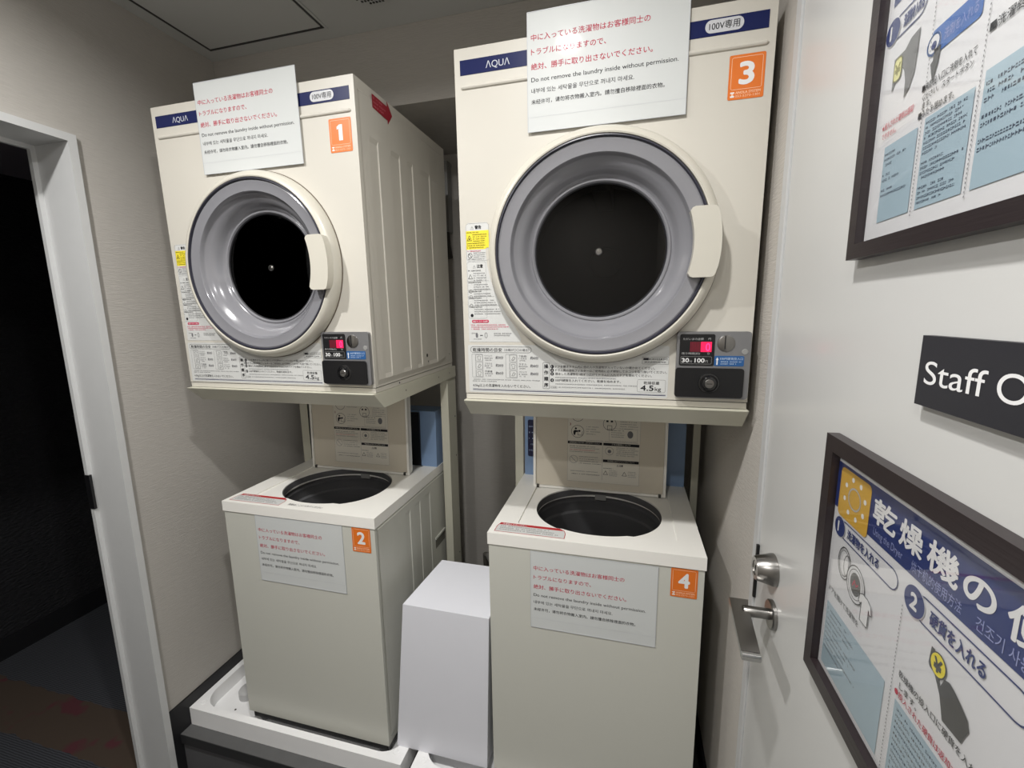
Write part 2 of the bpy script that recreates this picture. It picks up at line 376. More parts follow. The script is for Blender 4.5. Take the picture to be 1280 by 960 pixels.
# pipe trunk on the back wall between the dryers
t = tag(empty('duct_cover', (-0.775, YB, 1.93)), 'pale vertical duct cover on the back wall between the two dryers', 'duct')
box('cover', -0.022, 0.022, -0.045, 0.0, 0.0, 0.27, GREYP, t, 0.004)
box('end_cap', -0.025, 0.025, -0.048, 0.0, 0.27, 0.285, GREYP, t, 0.003)
tube('hose', [(0, -0.03, 0.0), (0.002, -0.03, -0.05), (0.012, -0.03, -0.11)], 0.017, mat('dark_hose', (58, 56, 52), 0.6), t, 12)

# right-hand door (steel, off white) with its frame
dr = struct(empty('door_1', (XR, 0, 0)))
box('door_leaf', 0.0, 0.04, 0.045, 0.9085, 0.006, 2.12, DOORP, dr, 0.0015)
fr = struct(empty('trim_5', (XR, 0, 0)))
box('frame_post', -0.004, 0.06, 0.9115, 0.9358, 0.0, 2.158, FRAMEW, fr, 0.002)
box('frame_post', -0.004, 0.06, 0.0202, 0.042, 0.0, 2.158, FRAMEW, fr, 0.002)
box('frame_header', -0.004, 0.06, 0.042, 0.9115, 2.123, 2.158, FRAMEW, fr, 0.002)
box('door_gap_seal', 0.02, 0.03, 0.905, 0.913, 0.0, 2.12, BLACK, fr)
box('strike_plate', -0.0055, 0.0, 0.905, 0.9105, 1.001, 1.115, mat('strike_dark', (40, 40, 40), 0.4, metal=0.6), dr, 0.0008)
lk = empty('door_lock', (0, 0.8166, 1.1165), parent=dr)
lathe('lock_collar', [(0.0, 0.0005), (0.0285, 0.0005), (0.0285, 0.004), (0.0215, 0.030), (0.020, 0.0325), (0.013, 0.0325), (0.013, 0.031), (0.0, 0.031)], STEEL, lk, 48, 'x')
box('keyway', -0.0318, -0.0308, -0.0012, 0.0012, -0.005, 0.005, BLACK, lk)
hd = empty('lever_handle', (0, 0.802, 1.0378), parent=dr)
lathe('rosette', [(0.0, 0.0005), (0.0255, 0.0005), (0.0255, 0.006), (0.0235, 0.008), (0.0, 0.008)], STEEL, hd, 48, 'x')
lathe('spindle_neck', [(0.0, 0.007), (0.0095, 0.007), (0.0095, 0.048), (0.0085, 0.050), (0.0, 0.050)], STEEL, hd, 32, 'x')
# the grip: flat plate, wide where it meets the neck and slanting down to a rounded toe
extr('grip', [(-0.067, 0.030, -0.006), (-0.034, 0.030, -0.006), (-0.0385, 0.012, -0.006), (-0.0500, -0.108, -0.006), (-0.0780, -0.108, -0.006)], (0, 0, 0.0095), STEEL, hd, 0.0025, 3)
tube('grip_toe', [(-0.0785, -0.112, -0.003), (-0.0775, -0.112, -0.003), (-0.0505, -0.112, -0.003), (-0.0495, -0.112, -0.003)], [0.004, 0.0068, 0.0068, 0.004], mat('polished_steel', (190, 190, 188), 0.15, metal=1.0), hd, 16)

# ------------------------------------------------------------------ framed posters and sign on the right-hand door
WY = (0, -1, 0)
def poster_frame(root, W, H, fw, d):
    """W, H outer size; local X along -Y world, built directly in world-aligned axes"""
    def bar(pts): extr('frame_bar', [(-0.0005, -a, b) for a, b in pts], (-d, 0, 0), DARKWOOD, root, 0.0025, 2)
    bar([(0, 0), (W, 0), (W - fw, fw), (fw, fw)]); bar([(0, H), (fw, H - fw), (W - fw, H - fw), (W, H)])
    bar([(0, 0), (fw, fw), (fw, H - fw), (0, H)]); bar([(W, 0), (W, H), (W - fw, H - fw), (W - fw, fw)])
    box('backing', -0.005, -0.001, -W + fw * .6, -fw * .6, fw * .6, H - fw * .6, PAPER, root)
    box('pane', -0.0085, -0.0075, -W + fw * .7, -fw * .7, fw * .7, H - fw * .7, PANE, root)
X0 = -0.0052
SOFT = mat('poster_soft_ink', (72, 82, 98), 0.6)
# lower poster: how to use the dryer.  local a = distance from the left edge, b = height above the bottom edge
LYL, LZB = 0.632, 1.090
p = tag(empty('framed_poster', (XR - 0.0005, LYL, LZB)), 'dark wood framed dryer instruction poster with navy title and yellow sun, below the black sign', 'poster')
poster_frame(p, 0.46, 0.332, 0.020, 0.014)
P = Print(); A = lambda y: LYL - y; B = lambda z: z - LZB
K = 1.0
P.rect(A(0.616), B(1.333), 0.445, B(1.3915), POSTNAVY, 1)
P.rrect(A(0.6030), B(1.3265), A(0.534), B(1.388), 0.007, SUNY, 3)
sc = (A(0.5665), B(1.3585)); P.ring(sc[0], sc[1], 0.0135, 0.0022, WHITE_INK, 4, 28, 0.0125)
for i in range(8): P.circ(sc[0] + 0.0235 * math.cos(i * math.pi / 4 + .3), sc[1] + 0.0225 * math.sin(i * math.pi / 4 + .3), 0.0031, WHITE_INK, 4, 10)
for ch, ya, yb in (('乾', 0.526, 0.4830), ('燥', 0.4785, 0.4425), ('機', 0.4375, 0.3975), ('の', 0.3940, 0.3610), ('使', 0.3525, 0.316), ('い', 0.308, 0.278), ('方', 0.270, 0.235)):
    P.text(ch, A(ya), B(1.3555), WHITE_INK, h=0.0295, w=(ya - yb) * .93, bold=0.022, z=3)
P.text('Using the Dryer', A(0.5225), B(1.3395), mat('ink_lilac', (150, 158, 205), .5), h=0.0115, w=0.052, z=3)
P.text('烘干机的使用方法', A(0.4565), B(1.3385), mat('ink_lilac', (150, 158, 205), .5), h=0.0115, w=0.064, z=3)
P.text('건조기 사용방법', A(0.3775), B(1.3385), mat('ink_lilac', (150, 158, 205), .5), h=0.0125, w=0.066, z=3)
def step(n, xc, yc, x1, t, tw, r=0.0125, blue=False):
    P.frame(xc, yc - r * .85, x1, yc + r * .85, r * .85, 0.0014, POSTNAVY, 2)
    P.circ(xc, yc, r * 1.05, PAPER, 3, 28); P.circ(xc, yc, r, POSTNAVY, 4, 28)
    P.text(n, xc - r * .32, yc - r * .5, WHITE_INK, h=r * 1.45, bold=.03, z=5)
    P.text(t, xc + r * 1.5, yc - r * .36, POSTNAVY, h=r * 1.0, w=tw, bold=.02, z=3)
step('1', A(0.5925), B(1.3125), A(0.472), '洗濯物を入れる', 0.068, 0.0125)
step('2', A(0.4455), B(1.3125), A(0.322), '硬貨を入れる', 0.062, 0.0145)
step('3', A(0.292), B(1.3125), A(0.20), '開始する', 0.040, 0.0145)
P.ring(A(0.573), B(1.2745), 0.0145, 0.0012, INK, 3, 26, 0.0195); P.ring(A(0.573), B(1.2745), 0.0115, 0.0007, INK, 3, 26, 0.016); P.circ(A(0.5715), B(1.2735), 0.008, WHITE_INK, 2, 20, 0.013)
P.ring(A(0.566), B(1.2745), 0.0075, 0.0007, INK, 3, 20, 0.013)
P.circ(A(0.543), B(1.2655), 0.0195, PAPER, 4, 30, 0.0215); P.ring(A(0.543), B(1.2655), 0.0195, 0.0012, INK, 5, 30, 0.0215); P.ring(A(0.543), B(1.2655), 0.0155, 0.0007, INK, 5, 30, 0.0175); P.circ(A(0.543), B(1.2655), 0.0115, DARKG, 5, 26, 0.0135)
P.loop([(A(0.548), B(1.262)), (A(0.545), B(1.270)), (A(0.541), B(1.264)), (A(0.537), B(1.268))], 0.0018, RED_INK, 6, False)
tee = [(0.530, 1.2635), (0.5235, 1.2665), (0.519, 1.2655), (0.5145, 1.2660), (0.5075, 1.262), (0.5045, 1.2525), (0.5085, 1.2515), (0.5105, 1.2555), (0.5105, 1.2345), (0.5255, 1.2345), (0.5255, 1.2555), (0.528, 1.2525), (0.532, 1.2545)]
tp = [(A(a), B(b)) for a, b in tee]; P.poly(tp, WHITE_INK, 7); P.loop(tp, 0.0009, INK, 8)
P.text('ドアを開けて洗濯物を', A(0.602), B(1.2215), INK, h=0.0085, w=0.073, bold=.012, z=3)
def pbox(x0, x1, y0, y1): P.rect(x0, y0, x1, y1, PALEBLUE, 2)
pbox(A(0.603), A(0.471), B(1.1175), B(1.2055))
for i in range(9): P.micro(A(0.599), A(0.599 - (0.050, 0.066, 0.058, 0.03, 0.075, 0.062, 0.05, 0.078, 0.04)[i]), B(1.196 - i * 0.0068), 0.0030, SOFT if i % 3 == 0 else GREY_INK, i, 3)
def dots(x, y0, y1, s=0.0042):
    y = y0
    while y < y1: P.rect(x - .0005, y, x + .0005, y + s * .45, GREY_INK, 3); y += s
dots(A(0.4605), B(1.112), B(1.300)); dots(A(0.312), B(1.112), B(1.300))
hand = [(0.4165, 1.2905), (0.4125, 1.2905), (0.410, 1.2875), (0.4065, 1.2735), (0.4035, 1.2705), (0.4005, 1.2655), (0.3975, 1.2745), (0.392, 1.2765), (0.386, 1.2745), (0.378, 1.270), (0.3695, 1.264), (0.3665, 1.256), (0.3695, 1.249), (0.372, 1.2405), (0.3935, 1.2395), (0.3965, 1.248), (0.4000, 1.2575), (0.4045, 1.264), (0.409, 1.2705), (0.4155, 1.2715), (0.4175, 1.2745)]
P.poly([(A(a), B(b)) for a, b in hand], DARKG, 3)
P.circ(A(0.4060), B(1.2805), 0.0098, DARKG, 4, 24, 0.0108); P.circ(A(0.4060), B(1.2805), 0.0088, YELLOW, 5, 24, 0.0098)
P.text('¥', A(0.4102), B(1.2745), DARKG, h=0.016, w=0.0088, bold=.03, z=6)
P.text('乾燥機の投入口に硬貨を入れて', A(0.4520), B(1.2295), INK, h=0.0080, w=0.104, bold=.014, z=3)
P.text('します。', A(0.4490), B(1.2185), INK, h=0.0078, w=0.026, bold=.012, z=3)
P.text('●投入された硬貨は返却できません', A(0.4545), B(1.2090), RED_INK, h=0.0078, w=0.112, bold=.014, z=3)
pbox(A(0.4525), A(0.318), B(1.1175), B(1.2035))
for i in range(12): P.micro(A(0.4480), A(0.4480 - (0.078, 0.07, 0.082, 0.095, 0.06, 0.09, 0.1, 0.085, 0.07, 0.09, 0.05, 0.06)[i]), B(1.195 - i * 0.0066), 0.0030, SOFT if i % 3 == 0 else GREY_INK, i + 20, 3)
pbox(A(0.305), 0.43, B(1.1175), B(1.2035))
for i in range(8): P.micro(A(0.300), 0.41, B(1.195 - i * 0.0075), 0.0030, GREY_INK, i + 50, 3)
P.build('poster_print', p, (X0, 0, 0), WY, FZ)
# upper poster
UYL, UZB = 0.632, 1.637
p = tag(empty('framed_poster', (XR - 0.0005, UYL, UZB)), 'dark framed instruction poster with pale blue text boxes, above the black sign', 'poster')
poster_frame(p, 0.46, 0.332, 0.017, 0.014)
P = Print(); A = lambda y: UYL - y; B = lambda z: z - UZB
P.rect(A(0.605), B(1.8920), 0.440, B(1.948), POSTNAVY, 1)
P.text('洗濯機の使い方', A(0.53), B(1.905), WHITE_INK, h=0.036, w=0.30, bold=.022, z=3)
step('1', A(0.6000), B(1.8665), A(0.545), '洗濯物を入れる', 0.032, 0.0125)
# slanting steps of this sheet: step 2 is a blue arrow bar
P.rrect(A(0.530), B(1.8065), A(0.4675), B(1.8285), 0.004, POSTBLUE, 2)
P.circ(A(0.5255), B(1.8165), 0.0095, PAPER, 3, 24); P.ring(A(0.5255), B(1.8165), 0.0085, 0.0018, POSTBLUE, 4, 24)
P.circ(A(0.5245), B(1.8150), 0.0035, POSTNAVY, 5, 16)
P.text('洗剤を入れる', A(0.512), B(1.8130), mat('ink_lilac', (150, 158, 205), .5), h=0.0105, w=0.040, bold=.01, z=3)
P.poly([(A(0.5235), B(1.811)), (A(0.5145), B(1.811)), (A(0.5160), B(1.797)), (A(0.521), B(1.783)), (A(0.5245), B(1.793)), (A(0.5265), B(1.800)), (A(0.5235), B(1.802))], DARKG, 4)
hp = [(0.5905, 1.8355), (0.5725, 1.836), (0.5640, 1.8425), (0.5500, 1.8445), (0.5505, 1.823), (0.5520, 1.806), (0.5575, 1.795), (0.5655, 1.7885), (0.5665, 1.805), (0.5700, 1.816), (0.5760, 1.8225), (0.5900, 1.8040)]
P.poly([(A(a), B(b)) for a, b in hp], mat('poster_mid_grey', (118, 118, 118), .5), 3)
P.rrect(A(0.5885), B(1.8120), A(0.5755), B(1.8335), 0.004, mat('poster_pale_yellow', (232, 228, 160), .5), 4)
P.frame(A(0.5885), B(1.8120), A(0.5755), B(1.8335), 0.004, 0.0012, mat('poster_olive', (150, 146, 84), .5), 5)
P.text('¥', A(0.5865), B(1.8175), mat('poster_olive', (150, 146, 84), .5), h=0.0145, w=0.009, bold=.02, z=5)
P.text('★投入された硬貨は返却', A(0.6000), B(1.7690), RED_INK, h=0.0075, w=0.054, bold=.01, z=3)
P.text('できません。', A(0.5985), B(1.7600), RED_INK, h=0.0070, w=0.026, bold=.01, z=3)
P.text('■洗剤投入口に洗剤を入れて', A(0.5350), B(1.7800), INK, h=0.0075, w=0.068, bold=.012, z=3)
P.text('ください。スタートボタン', A(0.5330), B(1.7715), INK, h=0.0070, w=0.064, bold=.008, z=3)
P.text('ます。', A(0.5320), B(1.7640), INK, h=0.0070, w=0.013, bold=.012, z=3)
P.text('■ふたを閉めます。', A(0.5360), B(1.7565), INK, h=0.0075, w=0.048, bold=.014, z=3)
P.text('■洗濯終了後に取り出して', A(0.4560), B(1.7880), INK, h=0.0085, w=0.10, bold=.014, z=3)
P.loop([(A(0.4500), B(1.812)), (A(0.4505), B(1.865)), ], 0.0011, POSTNAVY, 3, False)
P.loop([(A(0.4500), B(1.842)), (A(0.40), B(1.842))], 0.0009, POSTNAVY, 3, False); P.loop([(A(0.4500), B(1.848)), (A(0.40), B(1.848))], 0.0009, POSTNAVY, 3, False)
def pbox2(xa, xb, top): P.rect(A(xa), B(1.6725), A(xb), B(top), PALEBLUE, 2)
pbox2(0.5905, 0.5345, 1.7500); pbox2(0.5245, 0.4630, 1.7535); pbox2(0.4535, 0.3550, 1.7600)
for i, w in enumerate((0.020, 0.036, 0.014, 0, 0.013, 0.030, 0, 0.022, 0.045)):
    if w: P.micro(A(0.588), A(0.588 - w), B(1.7400 - i * 0.0052), 0.0028, SOFT, i + 80, 3)
for i, w in enumerate((0.052, 0.046, 0.048, 0.054, 0.054, 0.054, 0.020, 0, 0.03, 0.055, 0.045, 0.034, 0, 0.036, 0.048, 0.05, 0.032)):
    if w: P.micro(A(0.5220), A(0.5220 - w), B(1.7470 - i * 0.0044), 0.0027, SOFT, i + 120, 3)
for i, w in enumerate((0.06, 0.07, 0.05, 0, 0.06, 0.07, 0, 0.066, 0.07)):
    if w: P.micro(A(0.4510), A(0.4510 - w), B(1.7480 - i * 0.0060), 0.0034, SOFT, i + 160, 3)
dots(A(0.5298), B(1.668), B(1.892), .0036); dots(A(0.4585), B(1.668), B(1.892), .0036)
P.rect(A(0.345), B(1.6725), 0.435, B(1.76), PALEBLUE, 2)
P.build('poster_print', p, (X0, 0, 0), WY, FZ)
# sign
s = box('door_sign', -0.0085, -0.0005, -0.26, 0.0, 0.0, 0.0632, SIGNB, None, 0.0006, loc=(XR, 0.4805, 1.4918))
tag(s, 'black door sign with white Staff Only lettering between the two framed posters', 'sign')
P = Print(); P.text('Staff', 0.0095, 0.0205, WHITE_INK, h=0.0295, w=0.071, z=1); P.text('Only', 0.090, 0.0205, WHITE_INK, h=0.0310, w=0.072, z=1)
P.build('lettering', s, (-0.0086, 0, 0), WY, FZ)

# ------------------------------------------------------------------ shared prints
def sheet_print(P, W, H):
    """the laminated four-language notice"""
    x = 0.0085
    for t, dy, w, h, m, b in (('中に入っている洗濯物はお客様同士の', .053, .2355, .0135, RED_INK, .010), ('トラブルになりますので、', .0795, .152, .0135, RED_INK, .010),
                              ('絶対、勝手に取り出さないでください。', .107, .2415, .0135, RED_INK, .010),
                              ('Do not remove the laundry inside without permission.', .1305, .290, .0118, INK, .006),
                              ('내부에 있는 세탁물을 무단으로 꺼내지 마세요.', .1515, .208, .0105, INK, .004),
                              ('未经许可，请勿将衣物搬入室内。請勿擅自移除裡面的衣物。', .1725, .266, .0100, INK, .010)):
        P.text(t, x, H - dy, m, h=h, w=w, bold=b, z=1)
def notice(W, H, loc, rot, label, th=0.0007):
    n = box('notice_sheet', 0, W, -th, 0, 0, H, SHEET, None, loc=loc, rot=rot, smooth=False)
    tag(n, label, 'notice', 'laminated laundry notices')
    P = Print(); sheet_print(P, W, H); P.rect(0.001, 0.0285, W - 0.001, 0.0291, mat('sheet_seam', (196, 198, 202), .4), 1)
    P.build('lettering', n, (0, -th - 0.00005, 0), FX, FZ, key='notice%d' % int(W * 1000))
    bm = bmesh.new()
    for a in ((0, W, 0, .0012), (0, W, H - .0012, H), (0, .0012, .0012, H - .0012), (W - .0012, W, .0012, H - .0012)): addbox(bm, a[0], a[1], -th - .0004, -th, a[2], a[3])
    done('laminate_edge', bm, mat('laminate_edge', (190, 193, 198), .3), n)
    return n
def number_sticker(parent, org, num):
    P = Print(); w, h = .0620, .0770
    P.rrect(0, 0, w, h, .003, ORANGE, 1); P.frame(.0045, .0175, w - .0045, h - .0045, .003, .0009, CORAL, 2)
    cw = .0235
    if num == '1': P.poly([(.0262, .0265), (.0370, .0265), (.0370, .0625), (.0290, .0625), (.0215, .0580), (.0215, .0515), (.0262, .0530)], WHITE_INK, 2)
    else: P.text(num, w / 2 - cw / 2, .0270, WHITE_INK, h=.0520, w=cw, bold=.026, z=2)
    P.text('ANOLA SYSTEM', .0135, .0098, CORAL, h=.0062, w=.0430, bold=.02, z=2); P.text('053-5373-1301', .0135, .0038, CORAL, h=.0058, w=.0420, bold=.015, z=2)
    P.rect(.0045, .0042, .0115, .0072, WHITE_INK, 2); P.rect(.0045, .0110, .0115, .0135, WHITE_INK, 2); P.rect(.0062, .0072, .0098, .0110, CORAL, 2)
    o = P.build('number_sticker', parent, org, FX, FZ, key='num' + num)
    o['label'] = 'orange sticker with a white %s' % num; del o['kind']
    return o

# ------------------------------------------------------------------ dryers
DW, DD, DH = 0.631, 0.535, 0.7726
LEAN = R(0.9)
def dryer(x0, y0, z0, num, label):
    root = empty('tumble_dryer', (x0, y0, z0), (LEAN, 0, 0)); tag(root, label, 'dryer', 'coin dryers')
    cx, cz = 0.3155, 0.339
    cab = box('cabinet', 0, DW, 0.0, DD, 0.0145, DH, CREAM, root, 0.006, 3)
    cut = lathe('cut', [(0.200, 0.05), (0.200, -0.36)], CREAM, None, 64, c=(cx, 0, cz), cap=(True, True), smooth=False)
    cut.parent = root; bpy.context.view_layer.update(); boolean(cab, [cut])
    box('base_rail', 0.001, DW - 0.001, 0.001, DD, 0.0, 0.0125, CREAM, root, 0.003, 2)
    box('shadow_gap', 0.004, DW - 0.004, 0.004, DD - 0.004, 0.012, 0.015, BLACK, root)
    # ribbed side panels (pressed steel)
    def side(xs, sgn):
        bm = bmesh.new(); ch = [(.047, .088), (.153, .202), (.246, .281), (.331, .400)]
        y = [0.012]; d = [.0035]
        for a, b in ch: y += [a, a + .0025, b - .0025, b]; d += [.0035, .0008, .0008, .0035]
        y += [.468, .474, DD - .008]; d += [.0035, .001, .001]
        zz = [0.02, 0.034, 0.046, 0.640, 0.652, DH - .03, DH - .026]; g = []
        for k, z in enumerate(zz):
            row = []
            for yy, dd in zip(y, d):
                q = dd if k in (2, 3) else (.0035 if yy < .46 else .001)
                if k in (0, 6): q = 0.0
                row.append(bm.verts.new((xs + sgn * q, yy, z)))
            g.append(row)
        for i in range(len(g) - 1):
            for j in range(len(y) - 1): bm.faces.new((g[i][j], g[i][j + 1], g[i + 1][j + 1], g[i + 1][j]))
        return done('side_panel', bm, CREAM, root, smooth=False)
    side(DW, 1); side(0.0, -1)
    bm = bmesh.new()
    for yy, zz, r in ((.313, .067, .006), (.320, .046, .003), (.500, .052, .002), (.120, .008, .003), (.42, .26, .002)):
        c = [bm.verts.new((DW + .0042, yy + r * math.cos(a * math.pi / 6), zz + r * math.sin(a * math.pi / 6))) for a in range(12)]; bm.faces.new(c)
    o = done('screw_holes', bm, BLACK, root); o['kind'] = 'stuff'
    # red arrow sticker on the right side
    if num == '1':
        P = Print()
        P.poly([(.071, .727), (.144, .722), (.144, .712), (.170, .742), (.144, .772), (.144, .757), (.071, .759)], mat('red_sticker', (160, 30, 48), .4), 1)
        for i, w in enumerate((.05, .06, .045)): P.micro(.076, .076 + w, .730 + i * .0095, .0050, mat('sticker_pink', (205, 120, 130), .5), i, 2)
        o = P.build('arrow_sticker', root, (DW + .0042, 0, 0), (0, 1, 0), FZ); del o['kind']; o['label'] = 'dark red arrow sticker on the side panel'
    # navy band with name and voltage badge
    nb = box('name_band', .013, .6175, -.0008, .001, .7195, .7490, NAVY, root)
    P = Print(); P.text('ΛQUΛ', .072, .7270, mat('logo_silver', (200, 204, 214), .3), h=.0185, w=.053, bold=.004)
    P.rrect(.508, .7240, .5750, .7465, .011, mat('badge_silver', (205, 206, 210), .35), 1); P.text('100V専用', .5150, .7300, INK, h=.0150, w=.053, bold=.008)
    P.build('lettering', nb, (0, -.0009, 0), FX, FZ, key='band')
    # raised line below it
    tube('front_rib', [(.014, .0003, .6950)] + [(.018 + .597 * i / 8, .0, .6950) for i in range(9)] + [(.619, .0003, .6950)], [.002] + [.0046] * 9 + [.002], CREAM, root, 10)
    number_sticker(root, (.5545, -.0004, .6040), num)
    # porthole door
    door = empty('door', (cx, 0, cz), parent=root)
    lathe('door_ring', [(.2440, -.0015), (.2440, .010), (.2425, .018), (.2385, .026), (.2325, .0315), (.2262, .0335), (.2235, .0325), (.2225, .028), (.2225, .004), (.205, -.0015)], DOORCREAM, door, 128)
    lathe('ring_seal', [(.2458, -.0003), (.2458, .0018), (.2437, .0018)], mat('seal_brown', (96, 84, 70), .6), door, 128)
    lathe('gasket', [(.2225, .0290), (.2212, .0330), (.2188, .0335), (.2172, .0300), (.2165, .022)], GASKET, door, 128)
    lathe('window_bowl', [(.2168, .0280), (.2140, .0290), (.2060, .0272), (.1960, .0262), (.1905, .0258), (.1880, .0225), (.1868, .0170), (.1835, .0125), (.1760, .0075), (.1690, .0010), (.1640, -.0060), (.1590, -.0150), (.1550, -.0215), (.1525, -.0230), (.1500, -.0205), (.1470, -.0205), (.1440, -.0240), (.1425, -.0300)], BOWL, door, 128)
    lathe('door_glass', [(.1428, -.0270), (.100, -.0262), (.050, -.0256), (.0, -.0254)], DOORGLASS, door, 96)
    lathe('door_screw', [(.0, -.0190), (.0030, -.0190), (.0036, -.0205), (.0058, -.0205), (.0078, -.0225), (.0082, -.0262)], STEEL, door, 24)
    lathe('window_rim', [(.1445, -.0262), (.1432, -.0235), (.1412, -.0255), (.1405, -.030)], mat('rim_dark', (40, 40, 44), .3), door, 96)
    drm = lathe('drum', [(.1950, -.032), (.1950, -.300), (.150, -.318), (.045, -.322), (.040, -.312), (.0, -.312)], DRUM, root, 64, c=(cx, 0, cz))
    box('drum_paddle', cx - .02, cx + .02, .06, .29, cz + .135, cz + .188, DRUM, root, .01)
    # handle: a sector of the ring
    n = 14; i_ = []; o_ = []
    for k in range(n + 1):
        z = -.066 + .134 * k / n
        i_.append((math.sqrt(.1915 ** 2 - z * z) - (.004 if 0 < k < n else 0), z)); o_.append((math.sqrt(.2375 ** 2 - z * z), z))
    q = .008
    outline = [(i_[0][0] + q, i_[0][1]), (i_[0][0] + q * .3, i_[0][1] + q * .3), (i_[0][0] - .001, i_[0][1] + q)] + i_[2:-2] + [(i_[-1][0] - .001, i_[-1][1] - q), (i_[-1][0] + q * .3, i_[-1][1] - q * .3), (i_[-1][0] + q, i_[-1][1])]
    outline += [(o_[-1][0] - q, o_[-1][1]), (o_[-1][0] - q * .25, o_[-1][1] - q * .25), (o_[-1][0] + .001, o_[-1][1] - q)] + o_[2:-2][::-1] + [(o_[0][0] + .001, o_[0][1] + q), (o_[0][0] - q * .25, o_[0][1] + q * .25), (o_[0][0] - q, o_[0][1])]
    h = extr('door_handle', [(a, -.050, b) for a, b in outline], (0, .022, 0), DOORCREAM, door, .0030, 3)
    inner = [(a + .014, b * .86) for a, b in i_] + [(a - .006, b * .86) for a, b in o_[::-1]]
    extr('handle_foot', [(a, -.029, b) for a, b in inner], (0, .024, 0), mat('handle_foot', (196, 190, 172), .4), door)
    # coin unit
    cu = empty('coin_unit', (.4845, 0, .0226), parent=root)
    plate('face_plate', 0, 0, .143, .1415, .007, -.012, -.0002, SILVER, cu, .0015)
    plate('display_window', .0055, .0700, .0740, .1365, .004, -.0132, -.0118, BLACK, cu, .0004)
    plate('lock_cover', -.001, .0030, .1325, .0655, .006, -.0165, -.0118, BLACK, cu, .0015)
    lathe('slot_disc', [(.0, .0150), (.0140, .0148), (.0166, .0138), (.0172, .0118)], STEEL, cu, 40, c=(.0957, 0, .1172))
    box('coin_slot', .0922, .0940, -.0158, -.0145, .1055, .1330, BLACK, cu)
    lathe('return_button', [(.0, .0132), (.0055, .0130), (.0062, .0118)], GREYP, cu, 24, c=(.1320, 0, .1000))
    plate('instruction_plate', .0745, .0700, .1315, .0915, .003, -.0128, -.0118, mat('blue_plate', (40, 92, 150), .4), cu, .0003)
    lathe('lock_ring', [(.0215, .0165), (.0205, .0182), (.0175, .0185), (.0165, .0172), (.0150, .0172), (.0140, .0215), (.0120, .0225), (.0, .0225)], mat('lock_black', (20, 20, 22), .18, coat=.6), cu, 40, c=(.0663, 0, .0335))
    lathe('lock_barrel', [(.0, .0245), (.0082, .0245), (.0092, .0235), (.0092, .0215)], STEEL, cu, 32, c=(.0663, 0, .0335))
    box('keyway', .0610, .0716, -.0250, -.0244, .0328, .0342, BLACK, cu)
    P = Print(); g = mat('panel_grey_ink', (175, 175, 175), .5)
    P.text('ただいまの金額', .0115, .1245, g, h=.0052, w=.0400); P.text('円', .0610, .1245, g, h=.0056)
    P.text('残り時間(約)', .0100, .0940, g, h=.0052, w=.0360); P.text('分', .0600, .0940, g, h=.0056)
    P.frame(.0090, .0740, .0690, .0895, .002, .0004, g, 2); P.text('30', .0110, .0772, WHITE_INK, h=.0125, w=.0140, bold=.02); P.text('分', .0262, .0772, g, h=.0060)
    P.text('100', .0365, .0772, WHITE_INK, h=.0125, w=.0190, bold=.02); P.text('円', .0570, .0772, g, h=.0060)
    P.rect(.0260, .0995, .0680, .1205, LEDD, 2); P.rect(.0470, .0995, .0680, .1205, mat('led_mid', (215, 20, 70), .5, emit=.9), 3)
    P.text('0', .0565, .1015, LED, h=.0235, w=.0085, bold=.01, z=4)
    for i in range(6): P.rect(.028 + .0032 * i, .0995, .0286 + .0032 * i, .1205, BLACK, 3)
    P.build('display_lettering', cu, (0, -.0133, 0), FX, FZ, key='disp')
    P = Print(); w2 = mat('plate_pale_ink', (190, 208, 232), .5)
    P.poly([(.0790, .0725), (.0815, .0725), (.0815, .0830), (.0830, .0830), (.08025, .0885), (.0775, .0830), (.0790, .0830)], WHITE_INK, 2)
    P.text('100円硬貨投入口', .0860, .0835, w2, h=.0058, w=.0430, bold=.01); P.micro(.0870, .1260, .0780, .0026, w2, 3); P.micro(.0870, .1200, .0735, .0026, w2, 5)
    P.build('plate_lettering', cu, (0, -.0129, 0), FX, FZ, key='plt')
    # white instruction label
    P = Print()
    P.rrect(.0095, .0175, .4710, .1330, .004, LABELW, 0.6)
    P.poly([(.0130, .1400), (.1400, .1400), (.1420, .1470), (.1340, .1640), (.1220, .1830), (.1080, .2030), (.0980, .2200), (.0880, .2400), (.0790, .2600), (.0710, .2850), (.0640, .3150), (.0610, .3450), (.0640, .3700), (.0690, .3850), (.0700, .4040), (.0640, .4130), (.0190, .4130), (.0130, .4060)], LABELW, 0.6)
    P.frame(.0158, .1148, .1660, .1285, .0065, .0007, INK, 2); P.text('乾燥時間の目安', .0215, .1175, INK, h=.0098, w=.0730, bold=.015); P.text('（衣類が〇〇の場合）', .1000, .1185, GREY_INK, h=.0068, w=.0600, bold=.01)
    rows = (.1000, .0812, .0624)
